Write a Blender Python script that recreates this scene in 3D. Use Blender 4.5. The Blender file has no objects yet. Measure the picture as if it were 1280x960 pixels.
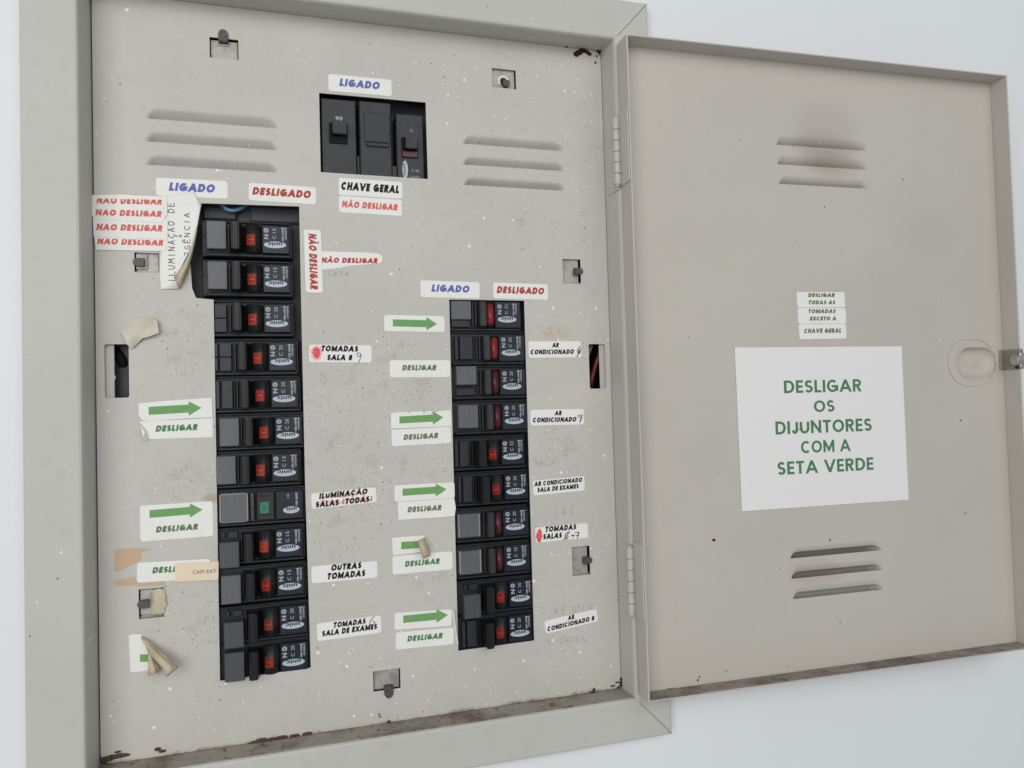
import bpy, bmesh, math, random
from mathutils import Vector, Matrix
from mathutils.bvhtree import BVHTree

random.seed(7)
S = bpy.context.scene
C = S.collection

# ------------------------------------------------------------------ camera, light, exposure
F_PX, YAW, PITCH, ROLL = 966.82, 0.30316, 0.03035, -0.02837
CAM = Vector((0.09864, -0.50996, -0.02804))
_cy, _sy, _cp, _sp = math.cos(YAW), math.sin(YAW), math.cos(PITCH), math.sin(PITCH)
FW = Vector((_sy * _cp, _cy * _cp, _sp))
_r = Vector((_cy, -_sy, 0.0))
_u = _r.cross(FW)
RT = _r * math.cos(ROLL) + _u * math.sin(ROLL)
UP = _u * math.cos(ROLL) - _r * math.sin(ROLL)
cam_data = bpy.data.cameras.new("camera")
cam = bpy.data.objects.new("camera", cam_data)
C.objects.link(cam)
M = Matrix((RT, UP, -FW)).transposed().to_4x4()
M.translation = CAM
cam.matrix_world = M
cam_data.sensor_fit = 'HORIZONTAL'
cam_data.sensor_width = 36.0
cam_data.lens = 36.0 * F_PX / 1280.0
cam_data.clip_start = 0.01
cam_data.clip_end = 50.0
S.camera = cam

world = bpy.data.worlds.new("World")
S.world = world
world.use_nodes = True
bg = world.node_tree.nodes["Background"]
bg.inputs[0].default_value = (0.90, 0.96, 1.0, 1)
bg.inputs[1].default_value = 0.315


def area_lamp(name, loc, target, size, power, col):
    l = bpy.data.lights.new(name, 'AREA')
    l.shape = 'RECTANGLE'
    l.size, l.size_y = size
    l.energy = power
    l.color = col
    o = bpy.data.objects.new(name, l)
    C.objects.link(o)
    o.location = loc
    d = Vector(target) - Vector(loc)
    o.rotation_euler = d.to_track_quat('-Z', 'Y').to_euler()
    return o


area_lamp("left_key_light", (-0.75, -1.75, 0.22), (0.25, 0, -0.02), (1.5, 1.3), 22.0, (1.0, 0.985, 0.965))  # soft key lamp from the left, its source unseen
area_lamp("room_light", (0.75, -1.9, 0.9), (0.4, 0, -0.05), (1.8, 1.2), 11.5, (0.99, 0.99, 1.0))

S.view_settings.view_transform = 'Standard'
S.view_settings.look = 'None'
S.view_settings.exposure = 0.0
S.view_settings.gamma = 1.0
S.render.engine = 'CYCLES'


# ------------------------------------------------------------------ helpers
def lin(rgb):
    return tuple(((c / 255.0) / 12.92 if c / 255.0 <= 0.04045 else ((c / 255.0 + 0.055) / 1.055) ** 2.4) for c in rgb)


def at(px, py, y=0.0):
    """point of the board where the sight line of a traced photo pixel meets the plane at depth y"""
    d = FW + RT * ((px - 640) / F_PX) + UP * ((480 - py) / F_PX)
    return CAM + d * ((y - CAM.y) / d.y)


R_FR = 0.0218                       # the frame stands this far in front of the cover plate
W, H = 0.3333, 0.46                 # cover plate
D_ANG, D_X, D_Y = 0.03489, 0.33504, -0.02435     # door: hinge line and opening angle
D_W, D_T, D_B, D_LIP = 0.3268, 0.22446, -0.22626, 0.01505
D_U = Vector((math.cos(D_ANG), -math.sin(D_ANG), 0))
D_N = Vector((-math.sin(D_ANG), -math.cos(D_ANG), 0))      # out of the door towards the viewer
D_O = Vector((D_X, D_Y, 0))


class Plane:
    def __init__(s, o, u, n):
        s.o, s.u, s.n = o, u, n

    def hit(s, px, py):
        d = FW + RT * ((px - 640) / F_PX) + UP * ((480 - py) / F_PX)
        t = (s.o - CAM).dot(s.n) / d.dot(s.n)
        p = CAM + d * t - s.o
        return Vector((p.dot(s.u), p.z))

    def matrix(s, c, ang, off):
        """local x along the sheet, local y into it, local z up"""
        u2 = s.u * math.cos(ang) + Vector((0, 0, 1)) * math.sin(ang)
        w2 = Vector((0, 0, 1)) * math.cos(ang) - s.u * math.sin(ang)
        m = Matrix((u2, -s.n, w2)).transposed().to_4x4()
        m.translation = s.o + s.u * c.x + Vector((0, 0, c.y)) + s.n * off
        return m


PLATE = Plane(Vector((0, 0, 0)), Vector((1, 0, 0)), Vector((0, -1, 0)))
DOOR = Plane(D_O, D_U, D_N)


def tag(o, label, cat, group=None, kind=None):
    if label:
        o["label"] = label
    if cat:
        o["category"] = cat
    if group:
        o["group"] = group
    if kind:
        o["kind"] = kind
    return o


def empty(name, loc=(0, 0, 0)):
    o = bpy.data.objects.new(name, None)
    o.empty_display_size = 0.01
    o.location = loc
    C.objects.link(o)
    return o


def obj(name, me, mat, parent=None, loc=None, smooth=False, k=1.0):
    if isinstance(me, bmesh.types.BMesh):
        bm = me
        if k != 1.0:
            bmesh.ops.scale(bm, vec=(k, k, k), verts=bm.verts)
        me = bpy.data.meshes.new(name)
        bm.to_mesh(me)
        bm.free()
        if smooth:
            for p in me.polygons:
                p.use_smooth = True
            me.set_sharp_from_angle(angle=math.radians(48))
    if mat is not None and not me.materials:
        for m in (mat if isinstance(mat, (list, tuple)) else [mat]):
            me.materials.append(m)
    o = bpy.data.objects.new(name, me)
    C.objects.link(o)
    if parent is not None:
        o.parent = parent
    if loc is not None:
        o.location = loc
    return o


def box(bm, x0, x1, y0, y1, z0, z1, bev=0.0, seg=1):
    vs = [bm.verts.new(p) for p in ((x0, y0, z0), (x1, y0, z0), (x1, y1, z0), (x0, y1, z0),
                                    (x0, y0, z1), (x1, y0, z1), (x1, y1, z1), (x0, y1, z1))]
    fs = [bm.faces.new([vs[i] for i in f]) for f in
          ((0, 1, 5, 4), (1, 2, 6, 5), (2, 3, 7, 6), (3, 0, 4, 7), (4, 5, 6, 7), (3, 2, 1, 0))]
    if bev:
        es = list({e for f in fs for e in f.edges})
        bmesh.ops.bevel(bm, geom=es, offset=bev, segments=seg, affect='EDGES', clamp_overlap=True)
    return fs


def prism(bm, pts, y0, y1, bev=0.0):
    """pts = outline in x,z; solid from y0 (front) to y1 (back)"""
    a = [bm.verts.new((p[0], y0, p[1])) for p in pts]
    b = [bm.verts.new((p[0], y1, p[1])) for p in pts]
    n = len(pts)
    fs = [bm.faces.new(a), bm.faces.new(b[::-1])]
    for i in range(n):
        j = (i + 1) % n
        fs.append(bm.faces.new((a[i], b[i], b[j], a[j])))
    bmesh.ops.recalc_face_normals(bm, faces=fs)
    if bev:
        es = [e for e in fs[0].edges]
        bmesh.ops.bevel(bm, geom=es, offset=bev, segments=2, affect='EDGES', clamp_overlap=True)
    return fs


def prism_z(bm, pts, z0, z1, bev=0.0):
    """pts = outline in x,y extruded along z"""
    a = [bm.verts.new((p[0], p[1], z0)) for p in pts]
    b = [bm.verts.new((p[0], p[1], z1)) for p in pts]
    n = len(pts)
    fs = [bm.faces.new(a), bm.faces.new(b[::-1])]
    for i in range(n):
        j = (i + 1) % n
        fs.append(bm.faces.new((a[i], b[i], b[j], a[j])))
    bmesh.ops.recalc_face_normals(bm, faces=fs)
    if bev:
        es = list({e for f in fs for e in f.edges})
        bmesh.ops.bevel(bm, geom=es, offset=bev, segments=2, affect='EDGES', clamp_overlap=True)


def grid(bm, rows):
    vs = [[bm.verts.new(p) for p in r] for r in rows]
    for i in range(len(rows) - 1):
        for j in range(len(rows[0]) - 1):
            bm.faces.new((vs[i][j], vs[i][j + 1], vs[i + 1][j + 1], vs[i + 1][j]))
    return vs


def tube(bm, pts, r, n=8, r1=None):
    pts = [Vector(p) for p in pts]
    rings = []
    for i, p in enumerate(pts):
        t = (pts[min(i + 1, len(pts) - 1)] - pts[max(i - 1, 0)]).normalized()
        a = t.orthogonal().normalized()
        b = t.cross(a)
        rr = r if r1 is None else r + (r1 - r) * i / (len(pts) - 1)
        rings.append([bm.verts.new(p + a * rr * math.cos(2 * math.pi * k / n) + b * rr * math.sin(2 * math.pi * k / n))
                      for k in range(n)])
    for i in range(len(rings) - 1):
        for k in range(n):
            bm.faces.new((rings[i][k], rings[i][(k + 1) % n], rings[i + 1][(k + 1) % n], rings[i + 1][k]))
    bm.faces.new(rings[0][::-1])
    bm.faces.new(rings[-1])


def sheet_with_holes(loops, thick):
    """flat sheet in x,z with holes; front face at y=0, back at y=thick"""
    cu = bpy.data.curves.new("sheet", 'CURVE')
    cu.dimensions = '2D'
    cu.fill_mode = 'BOTH'
    cu.extrude = thick / 2
    for lp in loops:
        sp = cu.splines.new('POLY')
        sp.points.add(len(lp) - 1)
        for q, p in zip(sp.points, lp):
            q.co = (p[0], p[1], 0, 1)
        sp.use_cyclic_u = True
    o = bpy.data.objects.new("sheet", cu)
    C.objects.link(o)
    bpy.context.view_layer.update()
    me = bpy.data.meshes.new_from_object(o.evaluated_get(bpy.context.evaluated_depsgraph_get()))
    bpy.data.objects.remove(o)
    bpy.data.curves.remove(cu)
    bm = bmesh.new()
    bm.from_mesh(me)
    bpy.data.meshes.remove(me)
    for v in bm.verts:
        x, y, z = v.co
        v.co = (x, -z + thick / 2, y)
    return bm


def rrect(x0, x1, z0, z1, r, n=4):
    out = []
    for cx, cz, a0 in ((x1 - r, z1 - r, 0), (x0 + r, z1 - r, 90), (x0 + r, z0 + r, 180), (x1 - r, z0 + r, 270)):
        for i in range(n + 1):
            a = math.radians(a0 + 90 * i / n)
            out.append((cx + r * math.cos(a), cz + r * math.sin(a)))
    return out


# ------------------------------------------------------------------ text
_tx = {}


def text_geo(body, bold, shear, space=1.0):
    key = (body, bold, shear, space)
    if key in _tx:
        return _tx[key]
    cu = bpy.data.curves.new("lettering", 'FONT')
    cu.body = body
    cu.offset = bold
    cu.shear = shear
    cu.space_character = space
    cu.resolution_u = 3
    cu.size = 1.0
    o = bpy.data.objects.new("lettering", cu)
    C.objects.link(o)
    bpy.context.view_layer.update()
    me = bpy.data.meshes.new_from_object(o.evaluated_get(bpy.context.evaluated_depsgraph_get()))
    bpy.data.objects.remove(o)
    bpy.data.curves.remove(cu)
    vs = [(v.co.x, v.co.y) for v in me.vertices]
    fs = [tuple(p.vertices) for p in me.polygons]
    bpy.data.meshes.remove(me)
    x0, x1 = min(v[0] for v in vs), max(v[0] for v in vs)
    _tx[key] = (vs, fs, x0, x1)
    return _tx[key]


def arc(cx, cy, rx, ry, a0, a1, n=14):
    return [(cx + rx * math.cos(math.radians(a0 + (a1 - a0) * i / n)), cy + ry * math.sin(math.radians(a0 + (a1 - a0) * i / n))) for i in range(n + 1)]


_A = [[(-.06, -.16), (.5, 1.08)], [(1.06, -.16), (.5, 1.08)], [(.2, .26), (.8, .26)]]
_C = [arc(.56, .5, .56, .5, 48, 312, 22)]
GL = {'A': (.92, _A), 'B': (.62, [[(0, 0), (0, 1)], [(0, 1), (.5, 1)] + arc(.55, .77, .38, .23, 90, -90) + [(0, .54)], [(0, .54), (.55, .54)] + arc(.6, .27, .4, .27, 90, -90) + [(0, 0)]]),
      'C': (.8, _C), 'D': (.78, [[(0, 0), (0, 1)], [(0, 1), (.35, 1)] + arc(.4, .5, .6, .5, 90, -90, 18) + [(0, 0)]]),
      'E': (.55, [[(0, 0), (0, 1)], [(0, 1), (1, 1)], [(0, .5), (.9, .5)], [(0, 0), (1, 0)]]),
      'G': (.88, [arc(.5, .5, .5, .5, 48, 345, 24), [(.55, .46), (1, .46)], [(1, .46), (1, .12)]]),
      'H': (.74, [[(0, 0), (0, 1)], [(1, 0), (1, 1)], [(0, .5), (1, .5)]]), 'I': (0, [[(0, 0), (0, 1)]]),
      'J': (.5, [[(1, 1), (1, .32)] + arc(.5, .32, .5, .32, 0, -165)]), 'L': (.52, [[(0, 1), (0, 0)], [(0, 0), (1, 0)]]),
      'M': (.98, [[(0, 0), (0, 1)], [(1, 0), (1, 1)], [(-.02, 1.1), (.5, .12)], [(1.02, 1.1), (.5, .12)]]),
      'N': (.8, [[(0, 0), (0, 1)], [(1, 0), (1, 1)], [(-.04, 1.06), (1.04, -.06)]]), 'O': (.92, [arc(.5, .5, .5, .5, 90, 450, 28)]),
      'R': (.68, [[(0, 0), (0, 1)], [(0, 1), (.55, 1)] + arc(.58, .75, .38, .25, 90, -90) + [(0, .5)], [(.45, .5), (1.04, -.16)]]),
      'S': (.62, [arc(.5, .75, .46, .25, 25, 270) + arc(.5, .25, .5, .25, 90, -155)[1:]]),
      'T': (.64, [[(0, 1), (1, 1)], [(.5, 1), (.5, 0)]]), 'U': (.74, [[(0, 1), (0, .36)] + arc(.5, .36, .5, .36, 180, 360) + [(1, 1)]]),
      'V': (.88, [[(-.06, 1.16), (.5, -.08)], [(1.06, 1.16), (.5, -.08)]]), 'X': (.8, [[(-.05, 1.1), (1.05, -.1)], [(1.05, 1.1), (-.05, -.1)]]),
      '8': (.66, [arc(.5, .76, .42, .24, 0, 360, 20), arc(.5, .26, .5, .26, 0, 360, 20)]),
      '(': (.46, [[(1, 1.1), (.15, .75), (.15, .25), (1, -.1)]]), ')': (.46, [[(0, 1.1), (.85, .75), (.85, .25), (0, -.1)]])}
STYLE = {'heavy': (0.31, 0.13, 0.48, .98), 'notice': (0.185, 0.12, 0.38, .95)}


def ribbon(vs, fs, pts, w, layer, square=True):
    P = [Vector(p) for p in pts]
    closed = (P[0] - P[-1]).length < 1e-6
    if not closed:
        if square and len(P) == 2:
            d = (P[1] - P[0]).normalized() * w / 2
            P[0], P[1] = P[0] - d, P[1] + d
    n = len(P)
    b = len(vs)
    for i in range(n):
        a_ = P[i] - P[i - 1] if i > 0 else (P[-1] - P[-2] if closed else P[1] - P[0])
        c_ = P[i + 1] - P[i] if i < n - 1 else (P[1] - P[0] if closed else P[i] - P[i - 1])
        a_, c_ = a_.normalized(), c_.normalized()
        t = (a_ + c_)
        t = t.normalized() if t.length > 1e-6 else a_
        nn = Vector((-t.y, t.x))
        k = 1 / max(0.5, nn.dot(Vector((-a_.y, a_.x))))
        for sg in (1, -1):
            q = P[i] + nn * (sg * w / 2 * k)
            vs.append((q.x, q.y, layer))
    for i in range(n - 1):
        j = b + 2 * i
        fs.append((j, j + 1, j + 3, j + 2))


def glyph_geo(body, style, shear):
    w, gap, space, wk = STYLE[style]
    vs, fs = [], []
    x = 0.0
    layer = 0
    for ch in body:
        if ch == ' ':
            x += space
            continue
        basec = {'Ã': 'A', 'Ç': 'C'}.get(ch, ch)
        gw, strokes = GL[basec]
        ww = max(0.0, gw * wk * (1.12 if style == 'heavy' else 1.0) - w)
        for st in strokes:
            pts = [(x + w / 2 + px * ww, w / 2 + py * (1 - w)) for px, py in st]
            nv = len(vs)
            v2, f2 = [], []
            ribbon(v2, f2, pts, w if ch not in '()' else w * .5, layer)
            layer += 1
            if ch not in '()':
                v2 = [(a, min(1.0, max(0.0, b)), c) if ch not in 'AVMNXR' else (a, b, c) for a, b, c in v2]
                if ch in 'AVMNXRÃ' or basec == 'A':
                    # flat terminals: slide the end points of slanted strokes along the stroke
                    o_ = []
                    for k, (a, b, c) in enumerate(v2):
                        if (b < 0 or b > 1) and len(v2) == 4:
                            m = v2[(k + 2) % 4]
                            t = ((0 if b < 0 else 1) - m[1]) / (b - m[1])
                            a, b = m[0] + (a - m[0]) * t, (0.0 if b < 0 else 1.0)
                        o_.append((a, min(1, max(0, b)), c))
                    v2 = o_
            fs += [tuple(i + nv for i in f) for f in f2]
            vs += v2
        if ch == 'Ã':
            nv = len(vs)
            v2, f2 = [], []
            cx = x + (ww + w) / 2
            ribbon(v2, f2, [(cx - .2, 1.1), (cx - .08, 1.2), (cx + .08, 1.12), (cx + .2, 1.2)], w * .5, layer)
            fs += [tuple(i + nv for i in f) for f in f2]
            vs += v2
        if ch == 'Ç':
            nv = len(vs)
            v2, f2 = [], []
            cx = x + (ww + w) / 2
            ribbon(v2, f2, [(cx, .04), (cx + .06, -.12), (cx - .1, -.2)], w * .5, layer)
            fs += [tuple(i + nv for i in f) for f in f2]
            vs += v2
        x += ww + w + gap
    vs = [(a + b * shear, b, c) for a, b, c in vs]
    return vs, fs, min(v[0] for v in vs), max(v[0] for v in vs)


CAPH = 0.688


def add_text(bm, body, cx, cz, width, cap, rot=0.0, bold=0.03, shear=0.25, y=0.0, space=1.06):
    if isinstance(bold, str):
        key = (body, bold, shear)
        if key not in _tx:
            _tx[key] = glyph_geo(body, bold, shear)
        vs, fs, x0, x1 = _tx[key]
        kz = cap
    else:
        vs, fs, x0, x1 = text_geo(body, bold, shear, space)
        kz = cap / CAPH
    kx = width / (x1 - x0)
    c, s = math.cos(rot), math.sin(rot)
    bv = []
    for v in vs:
        x, z = v[0], v[1]
        yy = y - (v[2] * 1.5e-7 if len(v) > 2 else 0.0)
        a, b = (x - (x0 + x1) / 2) * kx, z * kz - cap / 2
        bv.append(bm.verts.new((cx + a * c - b * s, yy, cz + a * s + b * c)))
    for f in fs:
        try:
            bm.faces.new([bv[i] for i in f])
        except ValueError:
            pass


HAND = {'I': [[(.3, 0), (.35, 1)]], 'L': [[(.1, 1), (.05, .05), (.7, 0)]], 'U': [[(0, 1), (.05, .15), (.3, 0), (.6, .1), (.7, 1)]],
        'M': [[(0, 0), (.1, 1), (.4, .4), (.7, 1), (.8, 0)]], 'N': [[(0, 0), (.05, 1), (.6, .05), (.65, 1)]],
        'A': [[(0, 0), (.35, 1), (.7, 0)], [(.15, .35), (.6, .38)]],
        'C': [[(.7, .85), (.4, 1), (.1, .7), (.1, .3), (.4, 0), (.7, .1)]],
        'Ç': [[(.7, .85), (.4, 1), (.1, .7), (.1, .3), (.4, 0), (.7, .1)], [(.4, 0), (.5, -.2), (.3, -.3)]],
        'Ã': [[(0, 0), (.35, 1), (.7, 0)], [(.15, .35), (.6, .38)], [(.1, 1.2), (.3, 1.3), (.45, 1.2), (.65, 1.3)]],
        'À': [[(0, 0), (.35, 1), (.7, 0)], [(.15, .35), (.6, .38)], [(.2, 1.4), (.4, 1.2)]],
        'O': [[(.35, 1), (.05, .7), (.1, .15), (.4, 0), (.7, .3), (.65, .8), (.35, 1)]],
        'D': [[(.05, 0), (.1, 1), (.5, .9), (.7, .5), (.5, .1), (.05, 0)]],
        'E': [[(.7, 1), (.1, 1), (.05, 0), (.7, 0)], [(.08, .5), (.55, .52)]],
        'Ê': [[(.7, 1), (.1, 1), (.05, 0), (.7, 0)], [(.08, .5), (.55, .52)], [(.15, 1.15), (.4, 1.4), (.6, 1.15)]],
        'R': [[(.05, 0), (.1, 1), (.5, 1), (.65, .75), (.5, .5), (.1, .45), (.7, 0)]],
        'G': [[(.7, .85), (.4, 1), (.1, .7), (.1, .25), (.4, 0), (.7, .15), (.7, .45), (.4, .45)]],
        'S': [[(.65, .85), (.35, 1), (.1, .8), (.35, .52), (.65, .3), (.4, 0), (.05, .12)]],
        'P': [[(.05, 0), (.1, 1), (.5, 1), (.65, .75), (.5, .5), (.1, .45)]],
        '/': [[(0, -.1), (.5, 1.1)]],
        '6': [[(.6, 1), (.2, .65), (.1, .25), (.35, 0), (.6, .2), (.5, .45), (.15, .35)]],
        '7': [[(.05, .95), (.65, 1), (.3, 0)], [(.2, .5), (.6, .5)]],
        '9': [[(.6, .75), (.35, 1), (.1, .8), (.25, .55), (.6, .7), (.6, .4), (.4, 0)]],
        '8': [[(.35, .5), (.1, .75), (.35, 1), (.6, .75), (.35, .5), (.05, .25), (.35, 0), (.65, .25), (.35, .5)]],
        '+': [[(.1, .4), (.6, .42)], [(.35, .1), (.37, .75)]], ' ': []}


def stroke(bm, pts, w, y=0.0):
    for (x0, z0), (x1, z1) in zip(pts, pts[1:]):
        d = Vector((x1 - x0, z1 - z0))
        if d.length < 1e-9:
            continue
        d.normalize()
        n = Vector((-d.y, d.x)) * w / 2
        e = d * w * 0.3
        y += -1e-6
        bm.faces.new([bm.verts.new((a, y, b)) for a, b in
                      ((x0 - e.x + n.x, z0 - e.y + n.y), (x0 - e.x - n.x, z0 - e.y - n.y),
                       (x1 + e.x - n.x, z1 + e.y - n.y), (x1 + e.x + n.x, z1 + e.y + n.y))])


def hand(bm, body, x, z, adv, h, w, rot=0.0, y=0.0, jit=0.04):
    c, s = math.cos(rot), math.sin(rot)
    for i, ch in enumerate(body):
        for st in HAND.get(ch, []):
            pts = []
            for a, b in st:
                u = (i + (a + random.uniform(-jit, jit)) * 0.85) * adv
                v = (b + random.uniform(-jit, jit)) * h
                pts.append((x + u * c - v * s, z + u * s + v * c))
            stroke(bm, pts, w, y)


# ------------------------------------------------------------------ materials
class NT:
    def __init__(s, name):
        s.m = bpy.data.materials.new(name)
        s.m.use_nodes = True
        s.t = s.m.node_tree
        s.b = s.t.nodes["Principled BSDF"]
        s.co = None

    def n(s, ty, **kw):
        x = s.t.nodes.new(ty)
        for k, v in kw.items():
            setattr(x, k, v)
        return x

    def l(s, a, b):
        s.t.links.new(a, b)

    def coord(s):
        if s.co is None:
            s.co = s.n('ShaderNodeTexCoord').outputs['Object']
        return s.co

    def math(s, op, a, b=None, c=None, clamp=False):
        x = s.n('ShaderNodeMath', operation=op, use_clamp=clamp)
        for i, v in enumerate((a, b, c)):
            if v is None:
                continue
            if isinstance(v, (int, float)):
                x.inputs[i].default_value = v
            else:
                s.l(v, x.inputs[i])
        return x.outputs[0]

    def noise(s, scale, detail=4, rough=0.55, vec=None):
        x = s.n('ShaderNodeTexNoise')
        x.inputs['Scale'].default_value = scale
        x.inputs['Detail'].default_value = detail
        x.inputs['Roughness'].default_value = rough
        s.l(vec or s.coord(), x.inputs['Vector'])
        return x.outputs[0]

    def ramp(s, v, lo, hi):
        x = s.n('ShaderNodeMapRange', interpolation_type='SMOOTHSTEP')
        x.inputs['From Min'].default_value = lo
        x.inputs['From Max'].default_value = hi
        s.l(v, x.inputs['Value'])
        return x.outputs['Result']

    def mix(s, f, a, b):
        x = s.n('ShaderNodeMix', data_type='RGBA')
        if isinstance(f, (int, float)):
            x.inputs[0].default_value = f
        else:
            s.l(f, x.inputs[0])
        for i, v in ((6, a), (7, b)):
            if isinstance(v, tuple):
                x.inputs[i].default_value = v + (1,)
            else:
                s.l(v, x.inputs[i])
        return x.outputs[2]

    def ellipse(s, cx, cz, rx, rz, wob=0.0, wscale=60):
        """soft spot mask: 1 in the middle, 0 outside"""
        sep = s.n('ShaderNodeSeparateXYZ')
        s.l(s.coord(), sep.inputs[0])
        a = s.math('DIVIDE', s.math('SUBTRACT', sep.outputs[0], cx), rx)
        b = s.math('DIVIDE', s.math('SUBTRACT', sep.outputs[2], cz), rz)
        d = s.math('ADD', s.math('MULTIPLY', a, a), s.math('MULTIPLY', b, b))
        if wob:
            d = s.math('ADD', d, s.math('MULTIPLY', s.math('SUBTRACT', s.noise(wscale), 0.5), wob))
        return s.math('SUBTRACT', 1.0, s.ramp(d, 0.0, 1.0))

    def bump(s, h, strength, dist):
        x = s.n('ShaderNodeBump')
        x.inputs['Strength'].default_value = strength
        x.inputs['Distance'].default_value = dist
        s.l(h, x.inputs['Height'])
        s.l(x.outputs[0], s.b.inputs['Normal'])

    def base(s, v):
        if isinstance(v, tuple):
            s.b.inputs['Base Color'].default_value = v + (1,)
        else:
            s.l(v, s.b.inputs['Base Color'])

    def rough(s, v):
        if isinstance(v, (int, float)):
            s.b.inputs['Roughness'].default_value = v
        else:
            s.l(v, s.b.inputs['Roughness'])


def plain(name, rgb, rough=0.5, spec=0.5, var=0.0, scale=200, metal=0.0, bump=0.0):
    n = NT(name)
    c = lin(rgb)
    if var:
        d = tuple(x * (1 - var) for x in c)
        n.base(n.mix(n.ramp(n.noise(scale), 0.35, 0.65), c, d))
        n.rough(n.math('ADD', n.math('MULTIPLY', n.noise(scale * 0.6), 0.2), rough - 0.1))
    else:
        n.base(c)
        n.rough(rough)
    n.b.inputs['Specular IOR Level'].default_value = spec
    n.b.inputs['Metallic'].default_value = metal
    if bump:
        n.bump(n.noise(scale * 3, 3), bump, 0.0003)
    return n.m


def specks(n, col, scale, radius, keep, rgb, where=None):
    """small paint drips / dust dots: sparse voronoi dots of uneven size in the x,z plane"""
    sep = n.n('ShaderNodeSeparateXYZ')
    n.l(n.coord(), sep.inputs[0])
    comb = n.n('ShaderNodeCombineXYZ')
    n.l(sep.outputs[0], comb.inputs[0])
    n.l(sep.outputs[2], comb.inputs[1])
    w = n.n('ShaderNodeVectorMath', operation='ADD')
    n.l(comb.outputs[0], w.inputs[0])
    nz = n.n('ShaderNodeTexNoise')
    nz.inputs['Scale'].default_value = 900
    n.l(comb.outputs[0], nz.inputs['Vector'])
    sc = n.n('ShaderNodeVectorMath', operation='SCALE')
    n.l(nz.outputs['Color'], sc.inputs[0])
    sc.inputs['Scale'].default_value = 0.0012
    n.l(sc.outputs[0], w.inputs[1])
    v = n.n('ShaderNodeTexVoronoi', voronoi_dimensions='2D')
    v.inputs['Scale'].default_value = scale
    n.l(w.outputs[0], v.inputs['Vector'])
    cs = n.n('ShaderNodeSeparateColor')
    n.l(v.outputs['Color'], cs.inputs[0])
    r = n.math('MULTIPLY', n.math('POWER', cs.outputs[1], 2.0), radius)
    m = n.math('LESS_THAN', v.outputs['Distance'], r)
    m = n.math('MULTIPLY', m, n.math('GREATER_THAN', cs.outputs[0], 1 - keep))
    if where is not None:
        m = n.math('MULTIPLY', m, n.math('GREATER_THAN', where, cs.outputs[2]))
    return n.mix(m, col, lin(rgb)), m


def mx(n, *ms):
    r = ms[0]
    for m in ms[1:]:
        r = n.math('MAXIMUM', r, m)
    return r


P_BASE = (195, 192, 184)


def make_plate_paint():
    n = NT("cover_plate_paint")
    c = lin(P_BASE)
    col = n.mix(n.ramp(n.noise(14, 3), 0.3, 0.7), c, tuple(x * 0.94 for x in c))
    col = n.mix(n.math('MULTIPLY', n.ramp(n.noise(160, 5), 0.5, 0.75), 0.25), col, lin((168, 162, 153)))
    # grey scuffs and glue smears where labels were peeled off
    scuff = mx(n, *[n.ellipse(a.x, a.z, rx, rz, 1.2, 90) for a, rx, rz in (
        (at(225, 430), .022, .03), (at(225, 600), .03, .016), (at(240, 770), .035, .03), (at(500, 440), .02, .016),
        (at(525, 490), .025, .02), (at(465, 500), .03, .06), (at(655, 280), .012, .02), (at(690, 575), .016, .008),
        (at(700, 560), .02, .02), (at(540, 585), .02, .01), (at(530, 720), .03, .01), (at(440, 560), .05, .09))])
    sm = n.math('MULTIPLY', scuff, n.ramp(n.noise(420, 4, 0.65), 0.53, 0.66))
    col = n.mix(n.math('MULTIPLY', sm, 0.3), col, lin((132, 125, 117)))
    sm2 = n.math('MULTIPLY', scuff, n.ramp(n.noise(75, 3, 0.6), 0.5, 0.7))
    col = n.mix(n.math('MULTIPLY', sm2, 0.22), col, lin((130, 122, 114)))
    # tan glue left by torn labels
    a = at(688, 415)
    tan = n.math('MULTIPLY', n.math('MULTIPLY', n.ellipse(a.x, a.z, .02, .007, 1.2, 150), n.ramp(n.noise(190, 4, 0.6), 0.42, 0.6)), 0.8)
    col = n.mix(tan, col, lin((190, 170, 146)))
    a = at(240, 624)
    tan = n.math('MULTIPLY', n.ellipse(a.x + .012, a.z, .008, .004, 0.8, 150), 0.6)
    col = n.mix(tan, col, lin((150, 138, 105)))
    # brown grime creeping up from the dirty bottom ledge
    sep = n.n('ShaderNodeSeparateXYZ')
    n.l(n.coord(), sep.inputs[0])
    low = n.math('ADD', sep.outputs[2], n.math('MULTIPLY', n.noise(55, 5, 0.7), -0.014))
    g = n.math('SUBTRACT', 1.0, n.ramp(low, -0.2385, -0.2345))
    col = n.mix(n.math('MULTIPLY', g, 0.8), col, lin((84, 70, 62)))
    # white wall-paint spatter, thicker on the right and along the bottom
    wr = n.math('ADD', n.math('ADD', n.math('MULTIPLY', n.ramp(sep.outputs[0], 0.12, 0.33), 0.55),
                              n.math('MULTIPLY', n.math('SUBTRACT', 1.0, n.ramp(sep.outputs[2], -0.23, -0.12)), 0.6)), 0.14)
    col, _ = specks(n, col, 95, 0.10, 0.45, (234, 232, 226), wr)
    col, _ = specks(n, col, 230, 0.15, 0.6, (222, 219, 212), n.math('MULTIPLY', wr, 0.6))
    col, _ = specks(n, col, 120, 0.06, 0.10, (88, 80, 72), None)
    col, _ = specks(n, col, 420, 0.22, 0.4, (136, 130, 122), n.math('MULTIPLY', scuff, 0.55))
    n.base(col)
    n.rough(n.math('ADD', n.math('MULTIPLY', n.noise(30), 0.2), 0.42))
    n.b.inputs['Specular IOR Level'].default_value = 0.35
    n.bump(n.noise(1400, 2), 0.12, 0.0003)
    return n.m


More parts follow.
